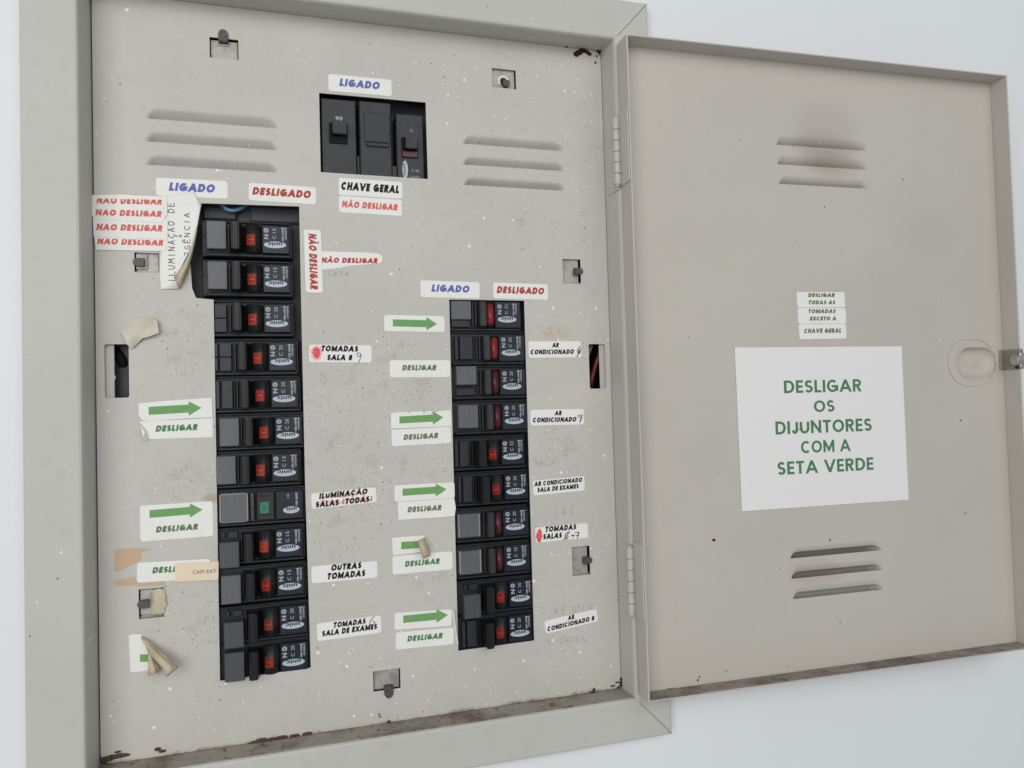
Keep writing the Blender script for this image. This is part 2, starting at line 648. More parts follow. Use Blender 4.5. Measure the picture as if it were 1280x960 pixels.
def make_frame_paint():
    n = NT("frame_paint")
    c = lin((191, 190, 183))
    col = n.mix(n.ramp(n.noise(9, 3), 0.3, 0.7), c, tuple(x * 0.95 for x in c))
    col = n.mix(n.math('MULTIPLY', n.ramp(n.noise(120, 5), 0.55, 0.75), 0.2), col, lin((165, 160, 150)))
    col, _ = specks(n, col, 80, 0.06, 0.10, (222, 221, 216))
    col, _ = specks(n, col, 70, 0.04, 0.08, (76, 68, 60))
    n.base(col)
    n.rough(0.5)
    n.b.inputs['Specular IOR Level'].default_value = 0.35
    n.bump(n.noise(1300, 2), 0.12, 0.0003)
    return n.m


def make_dusty(name, base, lo=0.36, hi=0.62):
    """paint under settled brown dust, for the upward facing ledges"""
    n = NT(name)
    f = n.ramp(n.noise(38, 6, 0.7), lo, hi)
    col = n.mix(n.math('MULTIPLY', f, 0.85), lin(base), lin((108, 94, 84)))
    f2 = n.ramp(n.noise(120, 6, 0.75), 0.56, 0.68)
    col = n.mix(n.math('MULTIPLY', f2, 0.8), col, lin((70, 57, 50)))
    n.base(col)
    n.rough(0.9)
    n.b.inputs['Specular IOR Level'].default_value = 0.15
    n.bump(n.noise(500, 4), 0.5, 0.0006)
    return n.m


def make_door_paint():
    n = NT("door_paint")
    c = lin((191, 186, 177))
    col = n.mix(n.ramp(n.noise(7, 3), 0.3, 0.7), c, tuple(x * 0.95 for x in c))
    col = n.mix(n.math('MULTIPLY', n.ramp(n.noise(150, 5), 0.55, 0.75), 0.12), col, lin((160, 152, 142)))
    # soot above and around the upper louvres, and a faint blotch
    for px, py, rx, rz, s, rgb in ((1030, 186, .034, .018, .24, (124, 113, 103)), (1032, 165, .036, .03, .17, (128, 120, 112)),
                                   (1040, 205, .03, .014, .3, (140, 118, 104)), (1160, 292, .036, .022, .05, (132, 122, 120)),
                                   (1020, 715, .03, .012, .25, (150, 132, 118))):
        a = DOOR.hit(px, py)
        col = n.mix(n.math('MULTIPLY', n.ellipse(a.x, a.y, rx, rz, 0.35, 40), s), col, lin(rgb))
    col, _ = specks(n, col, 42, 0.03, 0.25, (78, 72, 66))
    col, _ = specks(n, col, 60, 0.03, 0.15, (222, 220, 214))
    n.base(col)
    n.rough(n.math('ADD', n.math('MULTIPLY', n.noise(20), 0.15), 0.45))
    n.b.inputs['Specular IOR Level'].default_value = 0.35
    n.bump(n.noise(1300, 2), 0.12, 0.0003)
    return n.m


def make_wall_paint():
    n = NT("wall_paint")
    c = lin((226, 229, 231))
    col = n.mix(n.ramp(n.noise(4, 3), 0.3, 0.7), c, tuple(x * 0.97 for x in c))
    n.base(col)
    n.rough(0.75)
    n.b.inputs['Specular IOR Level'].default_value = 0.25
    n.bump(n.math('ADD', n.noise(90, 4), n.math('MULTIPLY', n.noise(18, 2), 1.5)), 0.12, 0.001)
    return n.m


def make_metal(name, rgb):
    n = NT(name)
    c = lin(rgb)
    f = n.ramp(n.noise(150, 3, 0.6), 0.35, 0.7)
    n.base(n.mix(f, c, lin((146, 144, 134))))
    n.b.inputs['Metallic'].default_value = 0.35
    n.rough(0.5)
    n.bump(n.noise(900, 4), 0.3, 0.0004)
    return n.m


def make_paper(name, rgb, tint, s=0.3):
    n = NT(name)
    col = n.mix(n.math('MULTIPLY', n.ramp(n.noise(70, 4), 0.45, 0.75), s), lin(rgb), lin(tint))
    col = n.mix(n.math('MULTIPLY', n.ramp(n.noise(600, 3), 0.62, 0.75), 0.3), col, lin(tuple(int(v * 0.85) for v in tint)))
    n.base(col)
    n.rough(0.55)
    n.b.inputs['Specular IOR Level'].default_value = 0.3
    n.bump(n.math('ADD', n.noise(45, 2), n.math('MULTIPLY', n.noise(800, 2), 0.1)), 0.25, 0.0012)
    return n.m


def make_plastic(name, rgb, rough, var=0.25, dust=0.12, grain=0.15):
    n = NT(name)
    c = lin(rgb)
    col = n.mix(n.ramp(n.noise(90, 4), 0.35, 0.7), c, tuple(x * (1 - var) for x in c))
    d = n.math('MULTIPLY', n.ramp(n.noise(700, 5, 0.7), 0.55, 0.75), dust)
    col = n.mix(d, col, lin((120, 118, 112)))
    n.base(col)
    n.rough(n.math('ADD', n.math('MULTIPLY', n.noise(260), 0.25), rough - 0.12))
    n.b.inputs['Specular IOR Level'].default_value = 0.45
    n.bump(n.noise(2500, 2), grain, 0.0002)
    return n.m


def make_brushed(name, rgb):
    n = NT(name)
    mp = n.n('ShaderNodeMapping')
    mp.inputs['Scale'].default_value = (1500, 100, 60)
    n.l(n.coord(), mp.inputs[0])
    c = lin(rgb)
    f = n.noise(1.0, 3, 0.6, mp.outputs[0])
    n.base(n.mix(f, tuple(x * 0.75 for x in c), tuple(min(1, x * 1.2) for x in c)))
    n.rough(0.42)
    n.b.inputs['Specular IOR Level'].default_value = 0.5
    return n.m


MAT = dict(
    wall=make_wall_paint(), plate=make_plate_paint(), frame=make_frame_paint(), door=make_door_paint(),
    ledge=make_dusty("dusty_ledge", (166, 159, 149), 0.42, 0.7), door_ledge=make_dusty("dusty_door_lip", (158, 149, 138), 0.36, 0.68),
    hinge=plain("hinge_paint", (196, 191, 180), 0.45, 0.4, 0.1),
    inside=plain("shade_dark_interior", (46, 45, 44), 0.7, 0.3, 0.3, 40),  # dark colour stands in for the shade inside the box
    clip=make_metal("galvanised_steel", (172, 172, 162)), screw=plain("screw_steel", (92, 86, 84), 0.5, 0.5, 0.4, 600, 0.3, 0.3),
    latch=plain('latch_steel', (150, 145, 134), 0.45, 0.4, 0.2, 300, 0.2), bolt=plain("bolt_chrome", (190, 188, 180), 0.3, 0.5, 0.2, 300, 0.7),
    body=make_plastic("breaker_body_plastic", (27, 29, 34), 0.5), ridge=make_plastic("breaker_ridge_plastic", (37, 39, 44), 0.5),
    handle=make_plastic("toggle_plastic", (21, 22, 25), 0.34), slim=make_plastic("slim_toggle_plastic", (46, 48, 51), 0.42),
    drum=make_plastic("pivot_plastic", (33, 34, 37), 0.42), name=make_plastic("nameplate_plastic", (20, 25, 40), 0.4, 0.2, 0.06),
    mk_light=make_brushed("grey_marker", (93, 93, 96)), mk_mid=make_brushed("dull_grey_marker", (72, 72, 77)),
    mk_dark=make_plastic("dark_marker", (38, 40, 47), 0.42), mk_edge=plain("marker_rim", (150, 150, 148), 0.35, 0.5, 0.1),
    orange=plain("orange_indicator", (226, 106, 80), 0.35, 0.5, 0.25, 700), rust=plain("dull_orange_indicator", (176, 92, 66), 0.4, 0.5, 0.3, 700),
    sred=plain("short_red_indicator", (194, 68, 62), 0.35, 0.5, 0.25, 700), red=plain("red_indicator", (144, 38, 40), 0.35, 0.5, 0.25, 600), dred=plain("dark_red_indicator", (86, 30, 34), 0.35, 0.5, 0.3, 600),
    green=plain("green_indicator", (52, 128, 92), 0.35, 0.5, 0.25, 700), imark=plain("indicator_mark", (176, 44, 36), 0.4),
    gmark=plain("green_indicator_mark", (24, 70, 50), 0.4),
    print=plain("pale_print", (168, 175, 180), 0.5), badge=plain("badge_print", (176, 187, 195), 0.45), ink_navy=plain("badge_ink", (40, 48, 62), 0.5),
    paper=make_paper("sticker_paper", (232, 231, 226), (220, 217, 208)), sheet=make_paper("sheet_paper", (229, 227, 226), (224, 222, 221), 0.2),
    old=make_paper("yellowed_paper", (227, 224, 214), (212, 206, 190)), tan=make_paper("paper_backing", (194, 182, 156), (158, 138, 106), 0.75),
    brown=make_paper("torn_backing", (198, 168, 138), (188, 158, 126), 0.4), peach=make_paper("peach_label_paper", (232, 212, 186), (226, 204, 178)),
    tape=make_paper("masking_tape", (200, 196, 178), (170, 163, 142), 0.8),
    ink_blue=plain("blue_ink", (100, 110, 178), 0.6, 0.2), ink_brick=plain("brick_red_ink", (176, 74, 64), 0.6, 0.2),
    ink_red=plain("faded_red_ink", (224, 110, 100), 0.6, 0.2, 0.2, 900), ink_green=plain("green_ink", (82, 138, 78), 0.6, 0.2, 0.2, 900),
    ink_dgreen=plain("dark_green_ink", (76, 128, 88), 0.6, 0.2), arrow=plain("arrow_green_ink", (116, 166, 102), 0.6, 0.2, 0.12, 500),
    ink_black=plain("black_ink", (30, 29, 30), 0.6, 0.2), pen=plain("pen_ink", (70, 72, 84), 0.6, 0.2), ink_olive=plain("olive_ink", (102, 122, 88), 0.6, 0.2),
    pink=plain("red_marker_ink", (236, 96, 104), 0.5, 0.3, 0.25, 250), halo=plain("pink_marker_ink", (238, 186, 188), 0.6, 0.2),
    pencil=plain("pencil", (179, 174, 167), 0.7, 0.2), grime=plain('ledge_grime', (92, 77, 68), 0.95, 0.1, 0.35, 500, 0, 0.6), soot=plain("dried_mud", (58, 44, 36), 0.95, 0.1, 0.3, 900, 0, 0.6),
    wire_blue=plain("blue_wire_sheath", (98, 150, 172), 0.4), wire_red=plain("red_wire_sheath", (110, 36, 44), 0.4),
    wire_yellow=plain("yellow_wire_sheath", (150, 128, 50), 0.4), wire_black=plain("black_wire_sheath", (30, 30, 32), 0.8, 0.15),
    seam=plain("seam_gap", (138, 133, 124), 0.7, 0.2), pale_tone=plain("pale_edge", (214, 211, 202), 0.5, 0.4),  # the last one is a pale tone for seam highlights and the washer
)

# ------------------------------------------------------------------ setting: the wall
WALL_Y = -0.0135
bm = bmesh.new()
loops = [[(-2.5, -2.0), (3.5, -2.0), (3.5, 2.0), (-2.5, 2.0)], [(-0.012, -0.236), (0.345, -0.236), (0.345, 0.236), (-0.012, 0.236)]]
wall = obj("wall", sheet_with_holes(loops, 0.05), MAT['wall'], loc=(0, WALL_Y, 0))
tag(wall, "smooth white painted wall behind the panel", "wall", kind="structure")

# ------------------------------------------------------------------ distribution board
board = empty("distribution_board", (0, 0, 0))
tag(board, "beige steel electrical distribution board in the white wall, door swung open to the right", "electrical panel")

IL, IR, IT, IB = -0.00265, 0.33381, 0.22892, -0.22949
OL, OR, OT, OB = -0.03226, 0.36083, 0.25784, -0.25798


def ring(bm, l, r, b, t, y):
    return [bm.verts.new(p) for p in ((l, y, b), (r, y, b), (r, y, t), (l, y, t))]


bm = bmesh.new()
rings = [ring(bm, OL, OR, OB, OT, WALL_Y - 0.0002), ring(bm, OL, OR, OB, OT, -R_FR + 0.0014), ring(bm, OL + .0005, OR - .0005, OB + .0005, OT - .0005, -R_FR + 0.0004),
         ring(bm, OL + .0016, OR - .0016, OB + .0016, OT - .0016, -R_FR), ring(bm, IL - .002, IR + .002, IB - .002, IT + .002, -R_FR),
         ring(bm, IL - .0008, IR + .0008, IB - .0008, IT + .0008, -R_FR + .0004), ring(bm, IL - .0001, IR + .0001, IB - .0001, IT + .0001, -R_FR + .0015),
         ring(bm, IL + .0002, IR - .0002, IB + .0002, IT - .0002, -R_FR + .003), ring(bm, 0, W, -H / 2, H / 2, 0.004)]
for a, b in zip(rings, rings[1:]):
    for i in range(4):
        j = (i + 1) % 4
        f = bm.faces.new((a[i], a[j], b[j], b[i]))
        if i == 0 and a in rings[6:]:
            f.material_index = 1
bmesh.ops.recalc_face_normals(bm, faces=bm.faces)
frame = obj("frame", bm, [MAT['frame'], MAT['ledge']], board)
# corner weld seams on the mitred frame
for sx, sz, ax, az in ((IR, IT, OR, OT), (IR, IB, OR, OB), (IL, IT, OL, OT), (IL, IB, OL, OB)):
    bm = bmesh.new()
    y = -R_FR - 0.0003
    d = Vector((ax - sx, az - sz)).normalized()
    p = Vector((sx, sz)) + d * 0.004
    q = Vector((ax, az)) - d * 0.0012
    n_ = Vector((-d.y, d.x)) * 0.0003
    prism(bm, [(p + n_)[:], (q + n_)[:], (q - n_)[:], (p - n_)[:]], y, y + 0.0008)
    obj("weld_seam", bm, MAT['seam'], frame)
    bm = bmesh.new()
    n2 = Vector((-d.y, d.x)) * 0.0006
    prism(bm, [(p + n_ + n2 * 1.2)[:], (q + n_ + n2 * .4)[:], (q + n_ * 1.2)[:], (p + n_ * 1.2)[:]], y - 0.0002, y + 0.0008)
    obj("pale_edge", bm, MAT['pale_tone'], frame)  # pale strip paints the bright highlight along the seam
# inner box behind the plate, its shade put in as dark colour
bm = bmesh.new()
a = ring(bm, -0.008, W + 0.008, -H / 2 - 0.004, H / 2 + 0.004, 0.0045)
b = ring(bm, -0.008, W + 0.008, -H / 2 - 0.004, H / 2 + 0.004, 0.085)
for i in range(4):
    bm.faces.new((a[i], b[i], b[(i + 1) % 4], a[(i + 1) % 4]))
bm.faces.new(b)
obj("back_box", bm, MAT['inside'], board)

# added dark grey backing behind the breakers, keeps the gaps from going pure black
bm = bmesh.new()
box(bm, 0.044, 0.128, 0.014, 0.02, -0.2, 0.112, 0.001)
box(bm, 0.060, 0.080, 0.010, 0.0145, 0.0965, 0.1045, 0.001)
box(bm, 0.088, 0.120, 0.0115, 0.0145, 0.0962, 0.1065, 0.001)
box(bm, 0.004, 0.022, 0.012, 0.018, -0.03, 0.03, 0.001)
box(bm, 0.205, 0.280, 0.016, 0.022, -0.2, 0.06, 0.001)
box(bm, 0.126, 0.210, 0.018, 0.024, 0.116, 0.19, 0.001)
obj("gap_backing", bm, plain("gap_backing_grey", (62, 64, 66), 0.5, 0.4, 0.3, 60), board)

# --- louvres
PL_LOUV = [((182, 149), (349, 160), 134, 146), ((181, 177), (349, 188), 163, 175), ((182, 206), (349, 216), 191, 204),
           ((578, 179), (707, 190), 168, 178), ((578, 204.5), (708, 215.5), 194, 204), ((579, 230.5), (709, 239.5), 220, 229)]
DR_LOUV = [((970, 180), (1087, 190), 168.5, 178), ((971, 205), (1087, 213), 193, 202), ((973, 229), (1087, 237), 218, 227),
           ((988, 699), (1103, 687), 685, 675), ((989, 724), (1104, 712), 709, 699), ((991, 749), (1105, 737), 734, 724)]


def louvre_geo(pl, l, r, tl, tr):
    a, b = pl.hit(*l), pl.hit(*r)
    t = pl.hit((l[0] * .7 + r[0] * .3), tl * .75 + tr * .25 - 0)
    t2 = pl.hit((l[0] + r[0]) / 2, (tl + tr) / 2)
    zb = (a.y + b.y) / 2
    return a.x, b.x, zb, max(0.004, t2.y - zb) * 1.12


def ends(u, w):
    e = min(u, 1 - u) * w / 0.009
    return 1.0 if e >= 1 else math.sqrt(max(0.0, 1 - (1 - e) ** 2))


def louvre_outline(x0, x1, zb, h, n=24):
    pts = [(x0, zb), (x1, zb)]
    us = [i / n for i in range(1, n)]
    us = sorted(set([0.012, .03, .05, .08, .92, .95, .97, .988] + us), reverse=True)
    for u in us:
        pts.append((x0 + (x1 - x0) * u, zb + h * max(0.06, ends(u, x1 - x0))))
    return pts


def louvre_mesh(x0, x1, zb, h, depth, y0, hood=0.0, deep=False):
    """pressed scoop that sinks behind the sheet towards its lower edge; hood = added steep lower lip, shaped to make a dark band"""
    bm = bmesh.new()
    rows = []
    us = sorted(set([0.0, 0.012, .03, .05, .08, .11, .89, .92, .95, .97, .988, 1.0] + [i / 24 for i in range(25)]))
    for k in range(15):
        v = k / 14
        row = []
        for u in us:
            e = ends(u, x1 - x0)
            soft = min(1.0, min(u, 1 - u) * (x1 - x0) / 0.006)
            soft = soft * soft * (3 - 2 * soft)
            d = depth * (v * v * 1.6 if v < 0.3 else 0.144 + (v - 0.3) * 1.2229) if not deep else depth * 0.5 * (v ** 1.5 + v * v)
            if hood:
                t = max(0.0, (v - 0.52) / 0.48)
                d = depth * (v * v * 1.6 if v < 0.3 else 0.144 + (v - 0.3) * 0.96) + hood * (t ** 1.1)
            over = (0.0042 if hood else 0.0016) * soft * max(0.0, v - 0.8) / 0.2
            row.append((x0 + (x1 - x0) * u, y0 + d * soft, zb + h * max(0.06, e) * (1 - v) - over))
        rows.append(row)
    grid(bm, rows)
    bmesh.ops.recalc_face_normals(bm, faces=bm.faces)
    return bm


# --- cover plate with its cut-outs
L_X0, R_X0 = 0.0662, 0.2153
left_open = [at(*p) for p in ((267, 374.5), (245, 372.5), (240, 360), (238, 330), (245, 290), (252, 254), (374, 257.5), (375.5, 300), (378, 372), (384, 600), (389.5, 835), (275.5, 852))]
left_open = [(p.x, p.z) for p in left_open]
left_open[6] = (0.1185, 0.1048)
left_open[7:9] = [(0.1185, 0.083), (0.1185, 0.045)]
left_open[9] = (0.1187, -0.07)
left_open[10] = (0.1199, -0.1885)
left_open[11] = (0.0662, -0.1897)
right_open = [(0.2153, 0.0462), (0.2688, 0.0462), (0.2690, -0.1888), (0.2153, -0.1894)]
main_open = [(0.1324, 0.1799), (0.2026, 0.1801), (0.2028, 0.1277), (0.1324, 0.1279)]
# small cut-outs: (corner pixels, kind, tongue direction)
CLIPS = [(((262, 46), (298, 50), (298, 75.5), (262, 71)), 'steel', 'up'), (((614.5, 84.5), (645, 88.5), (645, 111.5), (616, 109)), 'hook', 'down'),
         (((168, 316), (199, 316), (199, 341), (168, 340)), 'steel', 'left'), (((703, 323), (726, 325), (726, 354.5), (704, 354.5)), 'steel', 'right'),
         (((173, 737), (205, 734), (205, 771), (174, 774)), 'steel', 'left'), (((714.5, 684), (737, 682), (738, 718), (716, 720)), 'steel', 'right'),
         (((466.5, 839), (500.5, 835.5), (500.5, 861), (466.5, 864)), 'steel', 'down')]
SLOTS = [((130.5, 430.5), (161, 430), (161.5, 497), (131, 497.5)), ((735.5, 430), (756, 430), (758, 485.5), (737.5, 486))]


def quad(c, pl=PLATE):
    p = [pl.hit(*q) for q in c]
    return (p[0].x + p[3].x) / 2, (p[1].x + p[2].x) / 2, (p[2].y + p[3].y) / 2, (p[0].y + p[1].y) / 2


loops = [rrect(0.0004, W - 0.0004, -H / 2 + 0.0004, H / 2 - 0.0004, 0.006), left_open, right_open, main_open]
pl_l = [louvre_geo(PLATE, *v) for v in PL_LOUV]
for g in pl_l:
    loops.append(louvre_outline(*g))
for c, _, _ in CLIPS:
    x0, x1, z0, z1 = quad(c)
    loops.append([(x0, z0), (x1, z0), (x1, z1), (x0, z1)])
for c in SLOTS:
    loops.append(rrect(*quad(c), 0.0012, 2))
plate = obj("cover_plate", sheet_with_holes(loops, 0.0009), MAT['plate'], board)
for g in pl_l:
    obj("louvre", louvre_mesh(*g, 0.0056, 0.00003), MAT['plate'], plate, smooth=True)
# side strips of the box seen through the two long slots
for c, s in zip(SLOTS, (0, 1)):
    x0, x1, z0, z1 = quad(c)
    bm = bmesh.new()
    if s == 0:
        box(bm, x0 - 0.004, x0 + 0.0048, 0.0026, 0.0036, z0 - 0.004, z1 + 0.004, 0.0003)
        box(bm, x0 + 0.0044, x0 + 0.0054, 0.0022, 0.0036, z0 + 0.011, z0 + 0.0135, 0.0003)
    else:
        box(bm, x1 - 0.0035, x1 + 0.004, 0.0026, 0.0036, z0 - 0.004, z1 + 0.004, 0.0003)
    obj("mounting_strip", bm, MAT['frame'], board)

for c, kind, dirn in CLIPS:
    x0, x1, z0, z1 = quad(c)
    cx, cz = (x0 + x1) / 2, (z0 + z1) / 2
    bm = bmesh.new()
    dx = {'left': .0, 'right': .0}.get(dirn, 0.0)
    box(bm, x0 + (0.0004 if dirn != 'left' else 0.001), x1 - (0.0004 if dirn != 'right' else 0.001), 0.0022, 0.0030, z0 - 0.002 if dirn != 'down' else z0 + .0002, z1 + 0.002 if dirn != 'up' else z1 - 0.0007, 0.0003)
    if dirn == 'up':
        box(bm, cx - 0.004, cx + 0.003, 0.0016, 0.0023, z1 - 0.0042, z1 - 0.0030, 0.0002)
    if dirn == 'left':
        box(bm, x0 + 0.0006, x0 + (x1 - x0) * .52, 0.0012, 0.0023, z0 + 0.002, z1 - 0.0006, 0.0003)
    if dirn in ('left', 'right'):
        box(bm, x0, x1, 0.0018, 0.0034, z0 + 0.0002, z0 + 0.0010, 0.0002)
    clip = obj("mounting_clip", bm, MAT['clip'], board)
    # turned locking tongue (a rounded tab) that reaches over the edge of the cut-out
    bm = bmesh.new()
    w, l = 0.0029, 0.0062
    pts = [(-w, -0.002), (w, -0.002), (w, l - w * 1.2)] + [(w * math.cos(math.radians(t)), l - w * 1.2 + w * 1.1 * math.sin(math.radians(t))) for t in (30, 60, 90, 120, 150)] + [(-w, l - w * 1.2)]
    prism(bm, pts, -0.0016, 0.0030, 0.0004)
    t = obj("locking_tab", bm, MAT['screw'], clip)
    rot = {'up': 0, 'down': math.pi, 'left': math.pi / 2, 'right': -math.pi / 2}[dirn]
    if kind == 'hook':
        t.location = (cx + 0.0015, 0.0005, z0 + 0.0048)
        t.rotation_euler = (0, math.radians(8), 0)
        t.scale = (0.85, 0.6, 0.62)
        t.rotation_euler = (0, math.pi, 0)
        bm = bmesh.new()
        rows = []
        for k in range(13):
            a_ = math.radians(-40 + 260 * k / 12)
            rows.append([(cx + r_ * math.cos(a_), 0.0016 + yy, cz - 0.0012 + r_ * math.sin(a_)) for r_, yy in ((0.0026, .0008), (0.0026, 0), (0.0044, 0), (0.0044, .0008))])
        grid(bm, rows)
        obj("washer", bm, MAT['pale_tone'], clip)
        bm = bmesh.new()
        bmesh.ops.create_cone(bm, cap_ends=True, segments=20, radius1=0.0027, radius2=0.0027, depth=0.001)
        bmesh.ops.rotate(bm, verts=bm.verts, matrix=Matrix.Rotation(math.pi / 2, 3, 'X'))
        obj("hole_shade_disc", bm, MAT['inside'], clip, (cx, 0.0022, cz - 0.0012))  # solid dark disc painted as the shade of a hole
    else:
        pos = {'up': (cx - 0.0004, z1 - 0.0006), 'down': (cx + 0.0010, z0 + 0.0008), 'left': (x0 + 0.0040, cz), 'right': (x1 - 0.0034, cz)}[dirn]
        t.location = (pos[0], 0.0, pos[1])
        t.rotation_euler = (0, -rot, 0)
        if dirn in ('left', 'right'):
            t.scale = (0.85, 1, 0.8)

bm = bmesh.new()
rows = []
for k in range(7):
    row = []
    for q in range(6):
        p = at(189 + q * 3.4 + random.uniform(-1, 1) + (2 if k in (2, 4) and q == 5 else 0), 738 + k * 5.2 - q * .5 + random.uniform(-1, 1), -.0004 - .0016 * random.random())
        row.append((p.x, p.y + (0.0018 if q == 0 else 0), p.z))
    rows.append(row)
grid(bm, rows)
obj("torn_paper", bm, MAT['tan'], plate, smooth=True)

# mud and cobweb lumps in the corners
for px, py, r, st in ((728, 60, .0020, 1.1), (727, 63, .0017, 1), (724, 65.5, .0018, 1.2), (720.5, 67.5, .0017, 1.3), (731, 63.5, .0013, 1.2), (734.5, 65.5, .0012, 1.3), (737, 67.5, .0012, 1.2), (728.5, 49, .0012, 1.2),
                      (708, 56.5, .0017, 1.2), (705.5, 55.5, .0013, 1.2), (748.5, 62.5, .0017, 1.2), (752, 60, .0013, 1.2), (754.5, 58.5, .0010, 1.2), (744.5, 78, .0009, .7), (746, 70, .0006, 1),
                      (777, 849, .0016, .8), (777.5, 853, .0019, .9), (778, 857, .0017, .8), (742.5, 862, .0012, .8), (740.5, 866, .0014, 1), (744, 866.5, .0010, 1), (133, 949, .0016, 1.6), (141, 946.5, .0014, 2), (150, 944.5, .0013, 1.6), (147, 940, .0006, 2.5), (157, 944, .0009, 2), (197, 936.5, .0010, 1.4), (203, 939, .0008, 2), (318, 929, .0013, 2.4), (327, 926, .0014, 2.2), (340, 924, .0011, 2.4), (352, 922, .0012, 2.4), (368, 919.5, .0009, 2.8), (384, 917, .0009, 2.6), (486, 902, .0007, 1.3), (474, 893, .0005, 1), (475, 896, .0005, 1), (766, 857.5, .0006, 3.2), (772, 853, .0006, 2.6)):
    bm = bmesh.new()
    p = at(px, py, -0.0006)
    low_ = p.z < -0.2
    bmesh.ops.create_icosphere(bm, subdivisions=3, radius=r * (1.25 if low_ and px < 500 else 1.0))
    for v in bm.verts:
        v.co *= random.uniform(.8, 1.2)
        v.co = Vector((v.co.x * st, v.co.y * (.35 if low_ else .6), v.co.z * (.8 if low_ else 1))) + p
    obj("mud_clump", bm, MAT['grime' if low_ and px < 700 else 'soot'], plate, smooth=True)

# faint pencil writing left on the plate
bm = bmesh.new()
for body, px, py, adv, h in (("AR SALA", 694, 768, .0042, .0045), ("P CASES", 686, 806, .0040, .0036), ("LAS", 694, 645, .0052, .0055), ("SALA", 668, 582, .0042, .004), ("CASA", 410, 344, .0036, .0028)):
    p = at(px, py)
    hand(bm, body, p.x, p.z, adv, h, 0.0004, 0.0, -0.0002, 0.12)
obj("pencil_mark", bm, MAT['pencil'], plate)

# ------------------------------------------------------------------ door
door_m = Matrix((D_U, -D_N, Vector((0, 0, 1)))).transposed().to_4x4()
door_m.translation = D_O
dl = [louvre_geo(DOOR, *v) for v in DR_LOUV]
CUP = DOOR.hit(1219.5, 453)


def stadium(cx, cz, hw, hh, n=12):
    pts = []
    for i in range(n + 1):
        a = math.radians(-90 + 180 * i / n)
        pts.append((cx + hw - hh + hh * math.cos(a), cz + hh * math.sin(a)))
    for i in range(n + 1):
        a = math.radians(90 + 180 * i / n)
        pts.append((cx - hw + hh + hh * math.cos(a), cz + hh * math.sin(a)))
    return pts


loops = [[(0, D_B), (D_W, D_B), (D_W, D_T), (0, D_T)]] + [louvre_outline(*g) for g in dl] + [stadium(CUP.x + .0005, CUP.y, .0186, .0118)]
bm = sheet_with_holes(loops, 0.0012)
T = 0.0012
# folded lips (towards the viewer = local -y)
f_all = []
box(bm, 0.0, T, -D_LIP, -0.00005, D_B, D_T, 0.0003)
box(bm, D_W - T, D_W, -D_LIP, -0.00005, D_B, D_T, 0.0003)
box(bm, T + .0001, D_W - T - .0001, -D_LIP + .0001, -0.00005, D_T - T, D_T - .0001, 0.0003)
n0 = len(bm.faces)
box(bm, T + .0001, D_W - T - .0001, -D_LIP + .0001, -0.00005, D_B + .0001, D_B + T, 0.0003)
bm.faces.ensure_lookup_table()
for f in bm.faces[n0:]:
    f.normal_update()
    if f.normal.z > 0.5:
        f.material_index = 1
door = obj("door", bm, [MAT['door'], MAT['door_ledge']], board)
door.matrix_world = door_m
for i, g in enumerate(dl):
    obj("louvre", louvre_mesh(*g, 0.0062 if i < 3 else 0.0045, 0.00003, 0.0 if i < 3 else (0.011, 0.009, 0.0075)[i - 3], i < 3), MAT['door'], door, smooth=True)  # lower three get the added hood that keeps their slits dark

# pull cup: thin rim line and raised oval dome
bm = bmesh.new()
cx_ = DOOR.hit(1214.5, 453).x
for k, (o0, o1) in enumerate(((stadium(cx_, CUP.y, 0.0234, 0.0187), stadium(cx_, CUP.y, 0.0228, 0.0181)), (stadium(CUP.x + .0005, CUP.y, 0.0198, 0.0130), stadium(CUP.x + .0005, CUP.y, 0.0187, 0.0119)))):
    n_ = len(o0)
    ro = [[(x, 0.0004, z) for x, z in o0], [(x, -0.0006, z) for x, z in o0], [(x, -0.0006, z) for x, z in o1], [(x, 0.0006, z) for x, z in o1]]
    grid(bm, [r + r[:1] for r in ro])
rows = []
for k in range(11):
    s_ = 1 - k / 10 * 0.97
    yy = 0.0001 + 0.0062 * max(0, 1 - s_ ** 4) ** 0.75 - 0.0022 * (1 - s_) ** 1.2
    o_ = stadium(CUP.x + 0.0005, CUP.y, 0.0187 * s_, 0.0119 * s_)
    rows.append([(x, yy, z) for x, z in o_ + o_[:1]])
v = grid(bm, rows)
bm.faces.new([q for q in v[-1][:-1]])
bmesh.ops.remove_doubles(bm, verts=bm.verts, dist=0.00002)
bmesh.ops.recalc_face_normals(bm, faces=bm.faces)
cup = obj("pull_cup", bm, MAT['door'], door, smooth=True)
# latch: bracket on the right lip and the round bolt beyond it
a = DOOR.hit(1263, 450)
bm = bmesh.new()
box(bm, D_W - T - 0.0011, D_W - T - 0.0001, -D_LIP - 0.0010, -0.0012, a.y - 0.0080, a.y + 0.0078, 0.0002)
box(bm, D_W - T - 0.0042, D_W - T - 0.0001, -0.0012, -0.0002, a.y - 0.0080, a.y + 0.0078, 0.0002)
box(bm, D_W - T - 0.0010, D_W + 0.0010, -D_LIP - 0.0012, -D_LIP - 0.0002, a.y - 0.0080, a.y + 0.0078, 0.0002)
latch = obj("latch", bm, MAT['latch'], door)
bm = bmesh.new()
tube(bm, [(D_W - 0.0075, -D_LIP - 0.0005, a.y - 0.001), (D_W - 0.004, -D_LIP - 0.0005, a.y - 0.001), (D_W - 0.0035, -D_LIP - 0.0005, a.y - 0.001), (D_W + 0.012, -D_LIP - 0.0015, a.y - 0.001)], 0.0040, 16)
box(bm, D_W - 0.003, D_W + 0.012, -D_LIP - 0.0022, -D_LIP - 0.0004, a.y - 0.0064, a.y + 0.0050, 0.0005)
